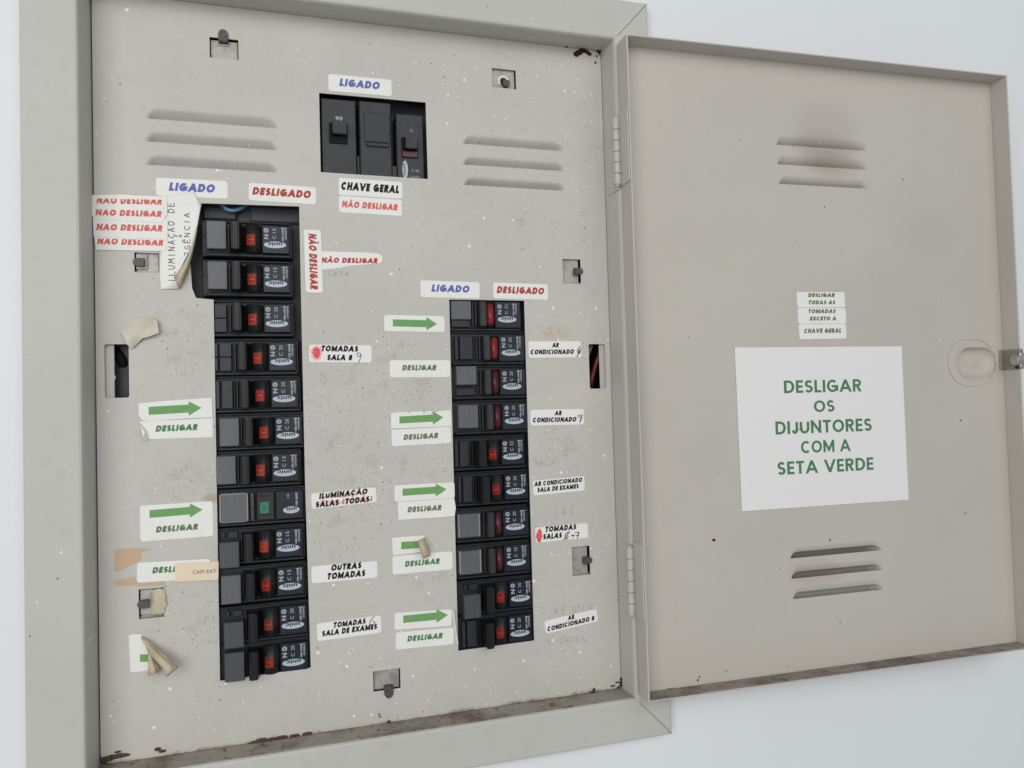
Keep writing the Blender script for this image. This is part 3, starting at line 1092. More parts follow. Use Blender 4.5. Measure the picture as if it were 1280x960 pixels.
bmesh.ops.bevel(bm, geom=list(bm.edges), offset=0.0003, segments=1, affect='EDGES', clamp_overlap=True)
bolt = obj("latch_bolt", bm, MAT['bolt'], latch)
bm = bmesh.new()
r_ = bmesh.ops.create_icosphere(bm, subdivisions=2, radius=0.0013)
obj("rivet", bm, MAT['soot'], latch, (D_W - 0.0028, -D_LIP + 0.0015, a.y - 0.0066))
# faint embossed stamp under the lower louvres
a, b = DOOR.hit(1022, 786), DOOR.hit(1088, 776)
bm = bmesh.new()
for i, (w_, h_) in enumerate(((.004, .006), (.003, .009), (.004, .005), (.003, .008), (.006, .007), (.007, .006))):
    x = a.x + (b.x - a.x) * i / 5
    z = a.y + (b.y - a.y) * i / 5 * 0
    stroke(bm, [(x, z), (x, z + h_), (x + w_ * .7, z + h_)], 0.0006, -0.00008)
obj("embossed_stamp", bm, MAT['door'], door)
# scrape of old tape adhesive and dead insects along the bottom of the door
for px, py, r, st in ((838, 863, .0020, 2.6), (848, 862, .0017, 2.4), (860, 862, .0020, 2.4), (872, 850, .0008, 1.0), (874, 846, .0007, .8), (1037, 675, .0008, .8), (892, 675, .0012, 1.0), (1239, 107, .0008, 1)):
    p = DOOR.hit(px, py)
    bm = bmesh.new()
    bmesh.ops.create_icosphere(bm, subdivisions=3, radius=r)
    for v in bm.verts:
        v.co *= random.uniform(.8, 1.2)
        v.co = Vector((v.co.x * st, v.co.y * .4, v.co.z * .7)) + Vector((p.x, -0.0004, p.y))
    obj("dirt_scrape", bm, MAT['soot'], door, smooth=True)

# hinges: knuckles, a leaf on the frame return and a leaf on the door lip
for (px0, py0), (px1, py1) in (((769.5, 149), (772.5, 231)), ((786.5, 684), (790.5, 768))):
    a, b = at(px0, py0, -0.0235), at(px1, py1, -0.0235)
    hx = (a.x + b.x) / 2
    bm = bmesh.new()
    n = 6
    for i in range(n):
        z0 = b.z + (a.z - b.z) * i / n + 0.0003
        z1 = b.z + (a.z - b.z) * (i + 1) / n - 0.0003
        tube(bm, [(hx, -0.0235, z0), (hx, -0.0235, z1)], 0.0024, 14)
    tube(bm, [(hx, -0.0235, b.z - .001), (hx, -0.0235, a.z + .001)], 0.0014, 8)
    hinge = obj("hinge", bm, MAT['hinge'], board)
    bm = bmesh.new()
    box(bm, IR - 0.0010, IR - 0.0002, -0.0225, -0.0060, b.z - 0.003, a.z + 0.001, 0.0003)
    lf = obj("hinge_leaf", bm, MAT['frame'], hinge)
    bm = bmesh.new()
    p = D_O + D_N * 0.0005
    box(bm, -0.0009, -0.0001, -D_LIP + .0008, 0.0005, b.z - 0.001, a.z + 0.004, 0.0003)
    lf = obj("hinge_leaf", bm, MAT['frame'], hinge)
    lf.matrix_world = door_m

# ------------------------------------------------------------------ breakers (millimetres in the builders)
cache = {}


def part(key, name, build, mat, parent, smooth=False):
    """one mesh per kind of part, shared by every breaker that has that kind"""
    if key not in cache:
        bm = bmesh.new()
        build(bm)
        me = bpy.data.meshes.new(name)
        bmesh.ops.scale(bm, vec=(.001, .001, .001), verts=bm.verts)
        bm.to_mesh(me)
        bm.free()
        me.materials.append(mat)
        if smooth:
            for p in me.polygons:
                p.use_smooth = True
        cache[key] = me
    o = bpy.data.objects.new(name, cache[key])
    C.objects.link(o)
    o.parent = parent
    return o


def ellipse_pts(cx, cz, rx, rz, n=28):
    return [(cx + rx * math.cos(2 * math.pi * i / n), cz + rz * math.sin(2 * math.pi * i / n)) for i in range(n)]


def build_print(bm, amp, y):
    up = math.pi / 2
    add_text(bm, "N", 37.0, 1.6, 2.9, 2.5, up, 0.03, 0, y)
    ring_ = ellipse_pts(37.0, 5.6, 1.5, 1.5, 16)
    for i in range(16):
        a, b = ring_[i], ring_[(i + 1) % 16]
        c = (37 + (b[0] - 37) * .6, 5.6 + (b[1] - 5.6) * .6)
        d = (37 + (a[0] - 37) * .6, 5.6 + (a[1] - 5.6) * .6)
        bm.faces.new([bm.verts.new((p[0], y, p[1])) for p in (a, b, c, d)])
    for q in (((36.6, 4.4), (36.6, 6.8)), ((37.4, 4.4), (37.4, 6.8))):
        stroke(bm, q, 0.35, y)
    add_text(bm, "C", 41.9, 1.4, 2.0, 2.1, up, 0.0, 0, y)
    add_text(bm, amp, 41.9, 5.6, 2.9, 2.1, up, 0.0, 0, y)
    add_text(bm, "NBR 60898", 47.1, 3.2, 8.0, 1.1, up, 0.03, 0, y)
    add_text(bm, "127/220V", 48.9, 3.6, 6.6, 1.0, up, 0.03, 0, y)
    stroke(bm, [(46.2, 7.4), (49.8, 7.4)], .4, y)


def build_badge(bm, cx, cz, rx, rz, y):
    bm.faces.new([bm.verts.new((p[0], y, p[1])) for p in ellipse_pts(cx, cz, rx, rz)][::-1])


def make_breaker(name, x0, zc, hh, kind, marker, out, mdz, ind, amp, label, group):
    b = empty(name, (x0, 0, zc))
    tag(b, label, "circuit breaker", group)
    hk = round(hh, 2)

    def body(bm):
        box(bm, -1.5, 53.0, 4.0, 46, -hh + .25, hh - .25, 0.5)
        box(bm, 0.5, 52.2, 1.4, 4.5, -hh + .3, -hh + 2.2, 0.5)
        box(bm, 0.5, 52.2, 2.2, 4.5, hh - 1.6, hh - .3, 0.4)
    part(('body', hk), "body", body, MAT['body'], b)
    wide = kind != 'slim'
    sx = 42.3
    # nameplate with its print
    if wide:
        def nm(bm):
            box(bm, 34.4, 51.2, 0.0, 4.5, -9.0, 8.9, 0.5)
            box(bm, 49.7, 50.3, -0.35, 0.6, -7.6, 7.8, 0.15)
        ny = -0.06
    else:
        def nm(bm):
            box(bm, 33.6, 52.4, 1.2, 4.5, -9.3, 9.0, 0.4)
        ny = 1.14
    npl = part(('name', wide), "nameplate", nm, MAT['name'], b)
    if ind == 'green':
        def pr(bm):
            add_text(bm, "NBR 60898", 47.1, 3.2, 8.0, 1.2, math.pi / 2, 0.03, 0, ny)
            add_text(bm, "10", 42, 5.4, 2.4, 1.4, math.pi / 2, 0.0, 0, ny)
    else:
        def pr(bm):
            build_print(bm, amp, ny)
    part(('print', wide, amp, ind == 'green'), "rating_print", pr, MAT['print'], npl)
    rx = 6.8 if ind != 'green' else 5.0
    part(('badge', wide, ind == 'green'), "badge", lambda bm: build_badge(bm, sx + (1.5 if ind == 'green' else 0), -3.4, rx, 2.15, ny - .01), MAT['badge'], npl)
    part(('badgetext', wide, ind == 'green'), "badge_lettering",
         lambda bm: add_text(bm, "unic", sx + (1.5 if ind == 'green' else 0), -3.05, rx * 1.3, 2.3, math.pi, 0.04, 0, ny - .03), MAT['ink_navy'], npl)
    # marker tag on the line side
    x_a, x_b = (1.9, 13.4) if wide else (2.4, 16.4)
    if ind == 'green':
        x_b = 17.6
    zt, zb = (8.7, -8.7) if wide else (7.9, -7.9)
    if marker == 'low':
        zt, zb = 6.8, -9.0
    if marker == 'upper':
        zt, zb = 8.9, -3.8
    mm = {'light': 'mk_light', 'low': 'mk_mid', 'upper': 'mk_light', 'dark': 'mk_dark', 'split': 'mk_dark', 'framed': 'mk_light', 'mid': 'mk_mid', 'wide': 'mk_light'}[marker]

    def mk(bm):
        if marker == 'split':
            for za, zz in ((zb, -.3), (.1, zt)):
                box(bm, x_a, x_a + 2.6, 0.8, 4.5, za, zz, 0.25)
                box(bm, x_a + 3.6, x_b - 1.0, 0.2, 4.5, za, zz, 0.25)
        elif marker == 'dark':
            box(bm, x_a, x_a + 2.3, 0.6, 4.5, zb, zt, 0.25)
            box(bm, x_a + 3.4, x_b - 1.6, 0.2, 4.5, zb, zt, 0.3)
            box(bm, x_b - 1.1, x_b - .4, 1.2, 4.5, zb, zt, 0.2)
        else:
            box(bm, x_a, x_b, -out, 4.5, zb + mdz, zt + mdz, 0.45)
    mo = part(('mk', wide, marker, out, mdz, ind == 'green'), "marker_tag", mk, MAT[mm], b)
    if marker in ('framed', 'wide'):
        def rim(bm):
            box(bm, x_a - .5, x_a + .35, -out - .25, 4.0, zb + .2, zt - .2, 0.2)
            box(bm, x_b - .35, x_b + .5, -out - .25, 4.0, zb + .2, zt - .2, 0.2)
            if marker == 'wide':
                box(bm, x_a + .4, x_b - .4, -out - .2, 4.0, zt - .5, zt + .2, 0.2)
                box(bm, x_a + .4, x_b - .4, -out - .2, 4.0, zb - .2, zb + .3, 0.2)
        part(('rim', wide, marker, out), "marker_rim", rim, MAT['mk_edge'], mo)
    if marker in ('low', 'upper'):
        def foot(bm):
            if marker == 'upper':
                box(bm, x_a + .2, x_b - .8, 1.2, 4.4, -8.8, -4.0, .3)
            else:
                box(bm, x_a + 1.2, x_a + 3.2, 1.0, 4.4, 5.2, 9.0, .3)
                box(bm, x_a + 5.0, x_b - 1.0, 1.4, 4.4, 5.2, 9.0, .3)
        part(('foot', wide, marker), "marker_holder", foot, MAT['mk_dark'], mo)
    if wide:
        if ind == 'green':
            part('ghandle', "handle", lambda bm: prism_z(bm, [(19.2, 4.4), (19.6, -1.2), (21.6, -1.4), (22.2, 4.4)], -8.6, 8.8, 0.35), MAT['handle'], b)

            def dr(bm):
                box(bm, 23.0, 33.6, 1.5, 4.5, -8.8, 8.8, .4)
                for z in (-5.6, 6.2):
                    box(bm, 23.8, 31.5, 0.8, 2.0, z - .25, z + .25, .1)
            d = part('gdrum', "pivot_housing", dr, MAT['drum'], b)
            ii = part('gind', "indicator", lambda bm: box(bm, 24.8, 30.6, 0.9, 2.0, -5.0, 2.6, .4), MAT['green'], d)

            def gm(bm):
                rr = ellipse_pts(27.7, -1.0, 1.2, 1.5, 14)
                for i in range(14):
                    p, q = rr[i], rr[(i + 1) % 14]
                    f = lambda t: (27.7 + (t[0] - 27.7) * .55, -1 + (t[1] + 1) * .55)
                    bm.faces.new([bm.verts.new((t[0], .87, t[1])) for t in (p, q, f(q), f(p))])
            part('gmark', "indicator_mark", gm, MAT['gmark'], ii)
        else:
            def hd(bm):
                prism_z(bm, [(15.2, 4.4), (16.2, -9.5), (16.9, -10.2), (20.6, -10.2), (21.3, -9.6), (23.4, 4.4)], -8.5, 8.3, 0.4)
                box(bm, 13.9, 15.0, 1.5, 4.4, -8.6, 8.6, .25)
                for k in range(3):
                    box(bm, 17.3 + k * 1.15, 17.8 + k * 1.15, -10.45, -10.0, -7.8, 7.6, .1)
            part('handle', "handle", hd, MAT['handle'], b)

            def dr(bm):
                n = 20
                pts = [(28.8 + 5.3 * math.cos(math.radians(180 + 180 * i / n)), 3.2 + 5.3 * math.sin(math.radians(180 + 180 * i / n))) for i in range(n + 1)]
                prism_z(bm, pts + [(34.1, 4.4), (23.5, 4.4)], -8.6, 8.6, 0.5)
            d = part('drum', "pivot_drum", dr, MAT['drum'], b, True)

            def indi(bm, a0=-42, a1=18, z0=-4.6, z1=2.4, r=5.42):
                rows = []
                for i in range(7):
                    a = math.radians(-90 + a0 + (a1 - a0) * i / 6)
                    rows.append([(28.8 + r * math.cos(a), 3.2 + r * math.sin(a), z) for z in (z0, z1)])
                grid(bm, rows)
                bmesh.ops.solidify(bm, geom=bm.faces, thickness=0.2)
            mcol = {'orange': 'orange', 'rust': 'rust', 'short_red': 'sred'}[ind]
            ii = part(('ind', ind), "indicator", indi, MAT[mcol], d, True)

            def im(bm):
                r = 5.62
                for (a0, a1, z0, z1) in ((-28, 4, -1.5, -.8), (-34, -28, -3.4, 1.2), (4, 10, -3.4, 1.2)):
                    rows = []
                    for i in range(4):
                        a = math.radians(-90 + a0 + (a1 - a0) * i / 3)
                        rows.append([(28.8 + r * math.cos(a), 3.2 + r * math.sin(a), z) for z in (z0, z1)])
                    grid(bm, rows)
            part('imark', "indicator_mark", im, MAT['imark'], ii)
    else:
        def hd(bm):
            box(bm, 17.4, 18.4, 1.6, 4.4, -8.4, 8.4, .25)
            box(bm, 19.4, 20.6, 1.0, 4.4, -8.4, 8.4, .3)
            prism_z(bm, [(21.2, 4.4), (21.8, -3.0), (22.4, -3.6), (25.8, -3.6), (26.4, -3.0), (27.0, 4.4)], -8.4, 8.2, 0.4)
        part('shandle', "handle", hd, MAT['slim'], b)

        def rk(bm):
            n = 14
            pts = [(29.9 + 3.6 * math.cos(math.radians(180 + 180 * i / n)), 2.6 + 3.0 * math.sin(math.radians(180 + 180 * i / n))) for i in range(n + 1)]
            prism_z(bm, pts + [(33.5, 4.4), (26.3, 4.4)], -8.7, 8.5, 0.3)
        d = part('srock', "pivot_drum", rk, MAT['handle'], b, True)

        def indi(bm):
            pts = rrect(27.6, 32.2, -7.4, 7.0, 2.2, 5)
            prism(bm, pts, -0.9, 1.0, .5)
            box(bm, 27.8, 32.0, -0.98, -.7, -.35, -.15, .05)
        part(('sind', ind), "indicator", indi, MAT[ind], d, True)
    return b


L_B = [95.0, 70.6, 45.2, 20.0, -3.3, -26.7, -50.0, -73.4, -97.0, -121.0, -145.0, -169.7, -191.2]
LG = "circuit breakers in the left column"
L_SPEC = [
    ('light', 2.5, 1.2, 'orange', '15', 343.7, "black breaker with pale grey tag, topmost of left column, under the blue wire"),
    ('light', 2.0, 1.0, 'orange', '15', 345.0, "black breaker with pale grey tag, second from top of the left column"),
    ('split', 0, 0, 'orange', '20', 346.0, "black breaker with dark split tag and orange indicator, first one below the widened cut-out"),
    ('split', 0, 0, 'orange', '20', 352.0, "black breaker with dark split tag level with the pink-dotted TOMADAS SALA sticker"),
    ('dark', 0, 0, 'orange', '20', 355.0, "black breaker with dark ribbed tag just above the uppermost left green arrow"),
    ('light', 1.0, 0, 'orange', '20', 359.8, "black breaker with pale grey tag beside the DESLIGAR sticker with a curled corner"),
    ('light', 1.0, 0, 'orange', '15', 356.0, "black breaker with pale grey tag directly above the one with the green indicator"),
    ('wide', 0.6, 0, 'green', '10', 361.0, "black breaker with green indicator and wide grey tag beside the ILUMINAÇÃO SALAS sticker"),
    ('low', 4.0, -3.2, 'orange', '15', 360.4, "black breaker with a low-slung grey tag directly below the one with the green indicator"),
    ('light', 3.0, -1.6, 'short_red', '15', 362.6, "black breaker with grey tag and red indicator beside the OUTRAS TOMADAS sticker"),
    ('low', 4.0, -3.6, 'rust', '20', 366.0, "black breaker with low-slung grey tag level with the TOMADAS SALA DE EXAMES sticker"),
    ('mid', 3.6, -1.0, 'rust', '20', 367.0, "bottom breaker of the left column, its toggle jutting below the cut-out"),
]
for i, (mk_, out, mdz, ind, amp, ox, lab) in enumerate(L_SPEC):
    zc = (L_B[i] + L_B[i + 1]) / 2000
    x0 = at(ox, 540 if i < 0 else 300 + 47.8 * i).x - 0.0423
    make_breaker("circuit_breaker", x0, zc, 11.7, 'wide', mk_, out, mdz, ind, amp, lab, LG)
R_B = [47.6, 25.3, 1.4, -21.6, -46.3, -70.4, -94.4, -119.2, -143.2, -167.9, -190.6]
RG = "circuit breakers in the right column"
R_SPEC = [
    ('slim', 'upper', 0.5, 0, 'red', '32', 634.4, "black breaker with bright red rocker, topmost of the right column"),
    ('slim', 'dark', 0, 0, 'red', '20', 639.3, "black breaker with dark tag and long red rocker beside the AR CONDICIONADO 6 sticker"),
    ('slim', 'upper', 2.0, 2.0, 'dred', '20', 640.6, "black breaker with pale grey tag and maroon rocker, third from top of right column"),
    ('slim', 'light', 0.5, 0.6, 'dred', '20', 643.3, "black breaker with pale grey tag and maroon rocker beside the AR CONDICIONADO 7 sticker"),
    ('wide', 'dark', 0, 0, 'short_red', '32', 640.6, "black breaker with dark tag and short red indicator, fifth from top of right column"),
    ('wide', 'dark', 0, 0, 'short_red', '20', 644.6, "black breaker with short red indicator beside the AR CONDICIONADO SALA DE EXAMES sticker"),
    ('slim', 'framed', 0.4, 0, 'dred', '20', 644.6, "black breaker with bright-rimmed grey tag beside the red-marked TOMADAS SALAS sticker"),
    ('slim', 'framed', 0.4, -.4, 'dred', '25', 646.2, "black breaker with bright-rimmed grey tag, level with the half-torn green arrow"),
    ('wide', 'low', 4.0, -3.6, 'short_red', '20', 650.5, "black breaker with low-slung grey tag, second from bottom of the right column"),
    ('wide', 'dark', 0, 0, 'short_red', '20', 650.0, "bottom breaker of the right column, with a dark tag and short red indicator"),
]
for i, (kd, mk_, out, mdz, ind, amp, ox, lab) in enumerate(R_SPEC):
    zc = (R_B[i] + R_B[i + 1]) / 2000
    py = [393, 437, 476, 521, 568, 610, 657, 702, 746, 789][i]
    x0 = at(ox, py).x - 0.0423
    make_breaker("circuit_breaker", x0, zc, 11.8, kd, mk_, out, mdz, ind, amp, lab, RG)

# --- three pole main breaker in its own window
mb = empty("main_breaker", (0.1324, 0, 0.128))
tag(mb, "large dark grey three-pole main breaker in the square window above the CHAVE GERAL sticker", "circuit breaker")
MBM = make_plastic("main_breaker_plastic", (41, 44, 49), 0.45, 0.2, 0.1)
bm = bmesh.new()
box(bm, 1.2, 23.6, 3.0, 50, -6, 50.0, 0.5)
obj("pole", bm, MBM, mb, k=.001)
bm = bmesh.new()
box(bm, 25.6, 46.5, 0.5, 50, -6, 49.5, 0.6)
box(bm, 29.5, 45.0, -0.7, 2, 19.0, 22.0, 0.6)
box(bm, 28.4, 45.6, -0.1, 2, 22.2, 42.0, 0.4)
obj("pole", bm, MBM, mb, k=.001)
bm = bmesh.new()
box(bm, 50.2, 68.6, 3.0, 50, -6, 44.0, 0.5)
obj("pole", bm, MBM, mb, k=.001)
for xa, xb, za, zb_ in ((6.0, 18.0, 20.2, 34.0), (53.4, 64.6, 14.0, 28.0)):
    bm = bmesh.new()
    box(bm, xa, xb, 2.4, 4.0, za, zb_, .2)
    w_ = obj("toggle_slot", bm, MAT['wire_black'], mb, k=.001)
    bm = bmesh.new()
    prism_z(bm, [(xa + 1.6, 3.0), (xa + 2.0, -2.6), (xb - 1.2, -2.6), (xb - .8, 3.0)], za + 5.0, zb_ - .6, .4)
    obj("toggle", bm, MAT['handle'], w_, k=.001)
bm = bmesh.new()
box(bm, 53.8, 64.2, 1.6, 3.4, 14.4, 18.4, .3)
obj("indicator", bm, MAT['dred'], mb, k=.001)
bm = bmesh.new()
add_text(bm, "90", 12.6, 37.3, 4.6, 2.4, 0.0, 0.02, 0, 2.9)
add_text(bm, "C 90", 62.5, 5.6, 5.0, 1.8, 0, 0, 0, 2.9)
add_text(bm, "C", 60.5, 33.0, 2.2, 2.0, 0, 0, 0, 2.9)
add_text(bm, "220/380V", 62.0, 1.5, 7.0, 1.3, 0, 0, 0, 2.9)
obj("rating_print", bm, MAT['print'], mb, k=.001)
bm = bmesh.new()
bm.faces.new([bm.verts.new((p[0], 2.9, p[1])) for p in ellipse_pts(55.6, 6.0, 1.9, 6.2)][::-1])
bd = obj("badge", bm, MAT['badge'], mb, k=.001)
bm = bmesh.new()
add_text(bm, "unic", 55.4, 6.0, 8.4, 2.0, -math.pi / 2, 0.02, 0, 2.86)
obj("badge_lettering", bm, MAT['ink_navy'], bd, k=.001)
bm = bmesh.new()
box(bm, 23.8, 25.4, 2.6, 30, -4, 13, .2)
box(bm, 46.8, 49.8, 2.6, 30, -4, 8, .2)
obj("tie_bar", bm, MAT['handle'], mb, k=.001)


# --- wires
def wire(mat, pts, r, label):
    bm = bmesh.new()
    P = [Vector(p) for p in pts]
    out = []
    for i in range(len(P) - 1):
        p0, p1, p2, p3 = P[max(i - 1, 0)], P[i], P[i + 1], P[min(i + 2, len(P) - 1)]
        for k in range(8):
            t = k / 8
            out.append(0.5 * ((2 * p1) + (-p0 + p2) * t + (2 * p0 - 5 * p1 + 4 * p2 - p3) * t * t + (-p0 + 3 * p1 - 3 * p2 + p3) * t ** 3))
    out.append(P[-1])
    tube(bm, out, r, 10)
    o = obj("wire", bm, mat, smooth=True)
    tag(o, label, "wire", "wires inside the board")


y = 0.010
wire(MAT['wire_blue'], [at(262, 236, y + .012), at(274, 252, y), at(283, 261, y - .003), at(293, 263, y - .003), at(306, 258, y), at(318, 246, y + .012)], 0.0012,
     "blue wire looping above the topmost breaker of the left column")
y = 0.012
wire(MAT['wire_red'], [at(752, 420, y + .01), at(750, 440, y), at(744, 458, y), at(739, 478, y), at(738, 500, y + .01)], 0.0019, "dark red wire seen through the right-hand slot of the cover plate")
wire(MAT['wire_yellow'], [at(741, 424, y), at(738, 434, y - .002), at(734, 446, y), at(730, 470, y + .01)], 0.0016, "yellow wire in the upper corner of the right-hand slot")
wire(MAT['wire_black'], [at(146, 418, .02), at(148, 440, .014), at(153, 452, .012), at(158, 470, .02), at(160, 505, .03)], 0.003, "black cable curving behind the left-hand slot of the cover plate")


# ------------------------------------------------------------------ stickers
def sticker(name, corners, paper, label, cat, pl=PLATE, layer=0, lines=(), rad=0.0016, outline=None, thick=0.00012, group=None, arrow=None, torn=False):
    """corners: TL, TR, BR, BL traced in the photo, laid on the sheet's own plane"""
    p = [pl.hit(*c) for c in corners]
    c = (p[0] + p[1] + p[2] + p[3]) / 4
    e = (p[1] - p[0]) + (p[2] - p[3])
    ang = math.atan2(e.y, e.x)
    ca, sa = math.cos(ang), math.sin(ang)

    def loc(q):
        v = pl.hit(*q) - c
        return (v.x * ca + v.y * sa, -v.x * sa + v.y * ca)
    q = [loc(k) for k in corners]
    if outline:
        pts = [loc(k) for k in outline]
    else:
        x0, x1 = (q[0][0] + q[3][0]) / 2, (q[1][0] + q[2][0]) / 2
        z0, z1 = (q[2][1] + q[3][1]) / 2, (q[0][1] + q[1][1]) / 2
        pts = rrect(x0, x1, z0, z1, rad, 4)
    bm = bmesh.new()
    prism(bm, pts, 0.0, thick)
    bm.normal_update()
    bmesh.ops.triangulate(bm, faces=[f for f in bm.faces if len(f.verts) > 4])
    o = obj(name, bm, MAT[paper])
    o.matrix_world = pl.matrix(c, ang, 0.00022 + 0.00022 * layer)
    tag(o, label, cat, group)
    by = {}
    for ln in lines:
        ink, body, xl, xr, ym, cap = ln[:6]
        opt = ln[6] if len(ln) > 6 else {}
        bm = by.setdefault(ink, bmesh.new())
        a, b = loc((xl, ym)), loc((xr, ym))
        t, d = loc(((xl + xr) / 2, ym - cap / 2)), loc(((xl + xr) / 2, ym + cap / 2))
        rot = opt.get('rot', 0.0)
        cx, cz = (t[0] + d[0]) / 2, (t[1] + d[1]) / 2
        if rot:
            wid, hgt = abs(t[1] - d[1]), abs(b[0] - a[0])
        else:
            wid, hgt = abs(b[0] - a[0]), abs(t[1] - d[1])
        before = len(bm.verts)
        add_text(bm, body, cx, cz, wid, hgt, rot, opt.get('bold', 'heavy'), opt.get('shear', 0.22), -0.00009)
        if 'cut' in opt:
            bm.verts.ensure_lookup_table()
            zc_ = loc(opt['cut'])[1]
            vs = bm.verts[before:]
            fs = list({f for v in vs for f in v.link_faces})
            es = list({e_ for f in fs for e_ in f.edges})
            bmesh.ops.bisect_plane(bm, geom=vs + es + fs, plane_co=(0, 0, zc_), plane_no=(0, 0, opt.get('side', 1)), clear_outer=True)
    for ink, bm in by.items():
        obj("lettering", bm, MAT[ink], o)
    if arrow:
        # (tail x, head base x, tip x, mid y at tail, mid y at tip, half shaft, half head)
        xt, xh, xp, y0, y1, hs, hh = arrow

        def my(x):
            return y0 + (y1 - y0) * (x - xt) / (xp - xt)
        ap = [(xt, my(xt) - hs), (xh, my(xh) - hs), (xh, my(xh) - hh), (xp, y1), (xh, my(xh) + hh), (xh, my(xh) + hs), (xt, my(xt) + hs)]
        if xp == xh:
            ap = [(xt, y0 - hs), (xh, y1 - hs), (xh, y1 + hs), (xt, y0 + hs)]
        bm = bmesh.new()
        av = [bm.verts.new((u[0], -0.00009, u[1])) for u in (loc(k) for k in ap)]
        if len(av) == 7:
            bm.faces.new((av[0], av[1], av[5], av[6]))
            bm.faces.new((av[2], av[3], av[1]))
            bm.faces.new((av[1], av[3], av[5]))
            bm.faces.new((av[5], av[3], av[4]))
        else:
            bm.faces.new(av)
        obj("arrow", bm, MAT['arrow'], o)
    o['_l'] = 0
    del o['_l']
    return o, loc


def strokes_on(o, loc, ink, lst, w, name="handwriting"):
    bm = bmesh.new()
    for k, pts in enumerate(lst):
        stroke(bm, [loc(p) for p in pts], w, (-0.00003 if name == 'smear' else -0.00012) - k * 8e-6)
    return obj(name, bm, MAT[ink], o)


def blob_on(o, loc, ink, px, py, rx, ry, name="ink_blot", y=-0.00006):
    bm = bmesh.new()
    pts = []
    for i in range(22):
        a = 2 * math.pi * i / 22
        k = random.uniform(.85, 1.12)
        pts.append(loc((px + rx * k * math.cos(a), py + ry * k * math.sin(a))))
    f = bm.faces.new([bm.verts.new((p[0], y, p[1])) for p in pts])
    f.normal_update()
    bmesh.ops.triangulate(bm, faces=[f])
    return obj(name, bm, MAT[ink], o)


SG = "adhesive label stickers on the cover plate"
ST = "sticker"
sticker("label_sticker", ((410.3, 92.5), (489.8, 100), (489.3, 120.5), (410.6, 113.5)), 'paper', "white LIGADO sticker in blue letters above the window of the three-pole main breaker", ST,
        lines=[('ink_blue', "LIGADO", 424, 475, 105.2, 9.5)], group=SG)
sticker("label_sticker", ((423.3, 222.5), (503, 227.5), (503, 249), (423.3, 243.5)), 'paper', "white CHAVE GERAL sticker in black letters under the main breaker window", ST,
        lines=[('ink_black', "CHAVE GERAL", 427, 499, 234.7, 10)], group=SG)
sticker("label_sticker", ((423.3, 245), (502.5, 249.8), (502.3, 270.5), (424, 265)), 'paper', "white NÃO DESLIGAR sticker in red letters just beneath CHAVE GERAL", ST,
        lines=[('ink_red', "NÃO DESLIGAR", 427.5, 497.5, 257.2, 8)], group=SG)
sticker("label_sticker", ((194, 222), (284.8, 226.8), (284.8, 248.5), (196, 245)), 'paper', "white LIGADO sticker in blue letters at the top left of the left breaker column", ST,
        lines=[('ink_blue', "LIGADO", 211, 269, 234.6, 10.5)], group=SG)
sticker("label_sticker", ((310.8, 228.8), (395.3, 234), (395, 256), (311, 250)), 'paper', "white DESLIGADO sticker in brick red letters above the left breaker column", ST,
        lines=[('ink_brick', "DESLIGADO", 315.5, 389, 241, 9.5)], group=SG)
sticker("label_sticker", ((525.5, 350.7), (599.7, 352.7), (599.6, 373.8), (525.5, 371)), 'paper', "white LIGADO sticker in blue letters above the right breaker column", ST,
        lines=[('ink_blue', "LIGADO", 539, 587, 360.8, 9)], group=SG)
sticker("label_sticker", ((616.5, 353), (684.8, 355.6), (684.6, 374.8), (616.3, 373)), 'paper', "white DESLIGADO sticker in brick red letters above the right breaker column", ST,
        lines=[('ink_brick', "DESLIGADO", 620.8, 680.5, 363, 8.6)], group=SG)
sticker("label_sticker", ((379, 287), (401, 287.8), (404, 366), (382.6, 366)), 'paper', "white NÃO DESLIGAR sticker in red letters turned on its side", ST, layer=1,
        lines=[('ink_brick', "NÃO DESLIGAR", 386.5, 396.5, 327, 70, dict(rot=-math.pi / 2))], group=SG)
sticker("label_sticker", ((401, 314), (478, 318), (478, 334), (401, 336)), 'paper', "white NÃO DESLIGAR sticker in red letters torn to a point at the right", ST,
        lines=[('ink_brick', "NÃO DESLIGAR", 402, 472.5, 325.6, 6.6)], group=SG,
        outline=((400, 314), (430, 315), (460, 315.8), (473, 317), (477.5, 319.5), (478.5, 325), (476, 329), (462, 330.5), (440, 332), (424, 335), (409, 336.6), (401, 336.8)))

# the fanned pack of four NÃO DESLIGAR labels
PG = "stack of NÃO DESLIGAR strips at the upper left"
sticker("label_strip", ((113, 243), (209, 246), (209, 280), (115, 280)), 'paper', "uppermost NÃO DESLIGAR strip of the fanned left stack, letters cut off along its top", ST, layer=2, group=PG,
        outline=((114.5, 244.2), (150, 243.5), (180, 245), (209, 246.3), (210, 262), (114, 262), (113, 256)),
        lines=[('ink_red', "NÃO DESLIGAR", 121, 203.5, 251, 9, dict(cut=(160, 249.2), side=1))])
sticker("label_strip", ((113, 257), (209.5, 260), (207, 278), (115, 276)), 'paper', "second NÃO DESLIGAR strip of the fanned left stack, with a torn lower right corner", ST, layer=4, group=PG,
        outline=((113, 257.5), (125, 257), (209.5, 257.5), (209, 268), (205, 276), (202, 278.6), (170, 277.6), (118, 274), (113, 265)),
        lines=[('ink_red', "NAO DESLIGAR", 120, 203, 267, 7.6)])
sticker("label_strip", ((117, 272), (209, 276), (209, 297), (118, 297)), 'paper', "third NÃO DESLIGAR strip of the fanned left stack, whole letters on a flat strip", ST, layer=3, group=PG,
        outline=((116.5, 271), (210, 274), (209.5, 300), (117.5, 296)),
        lines=[('ink_red', "NAO DESLIGAR", 121, 204, 285, 8)])
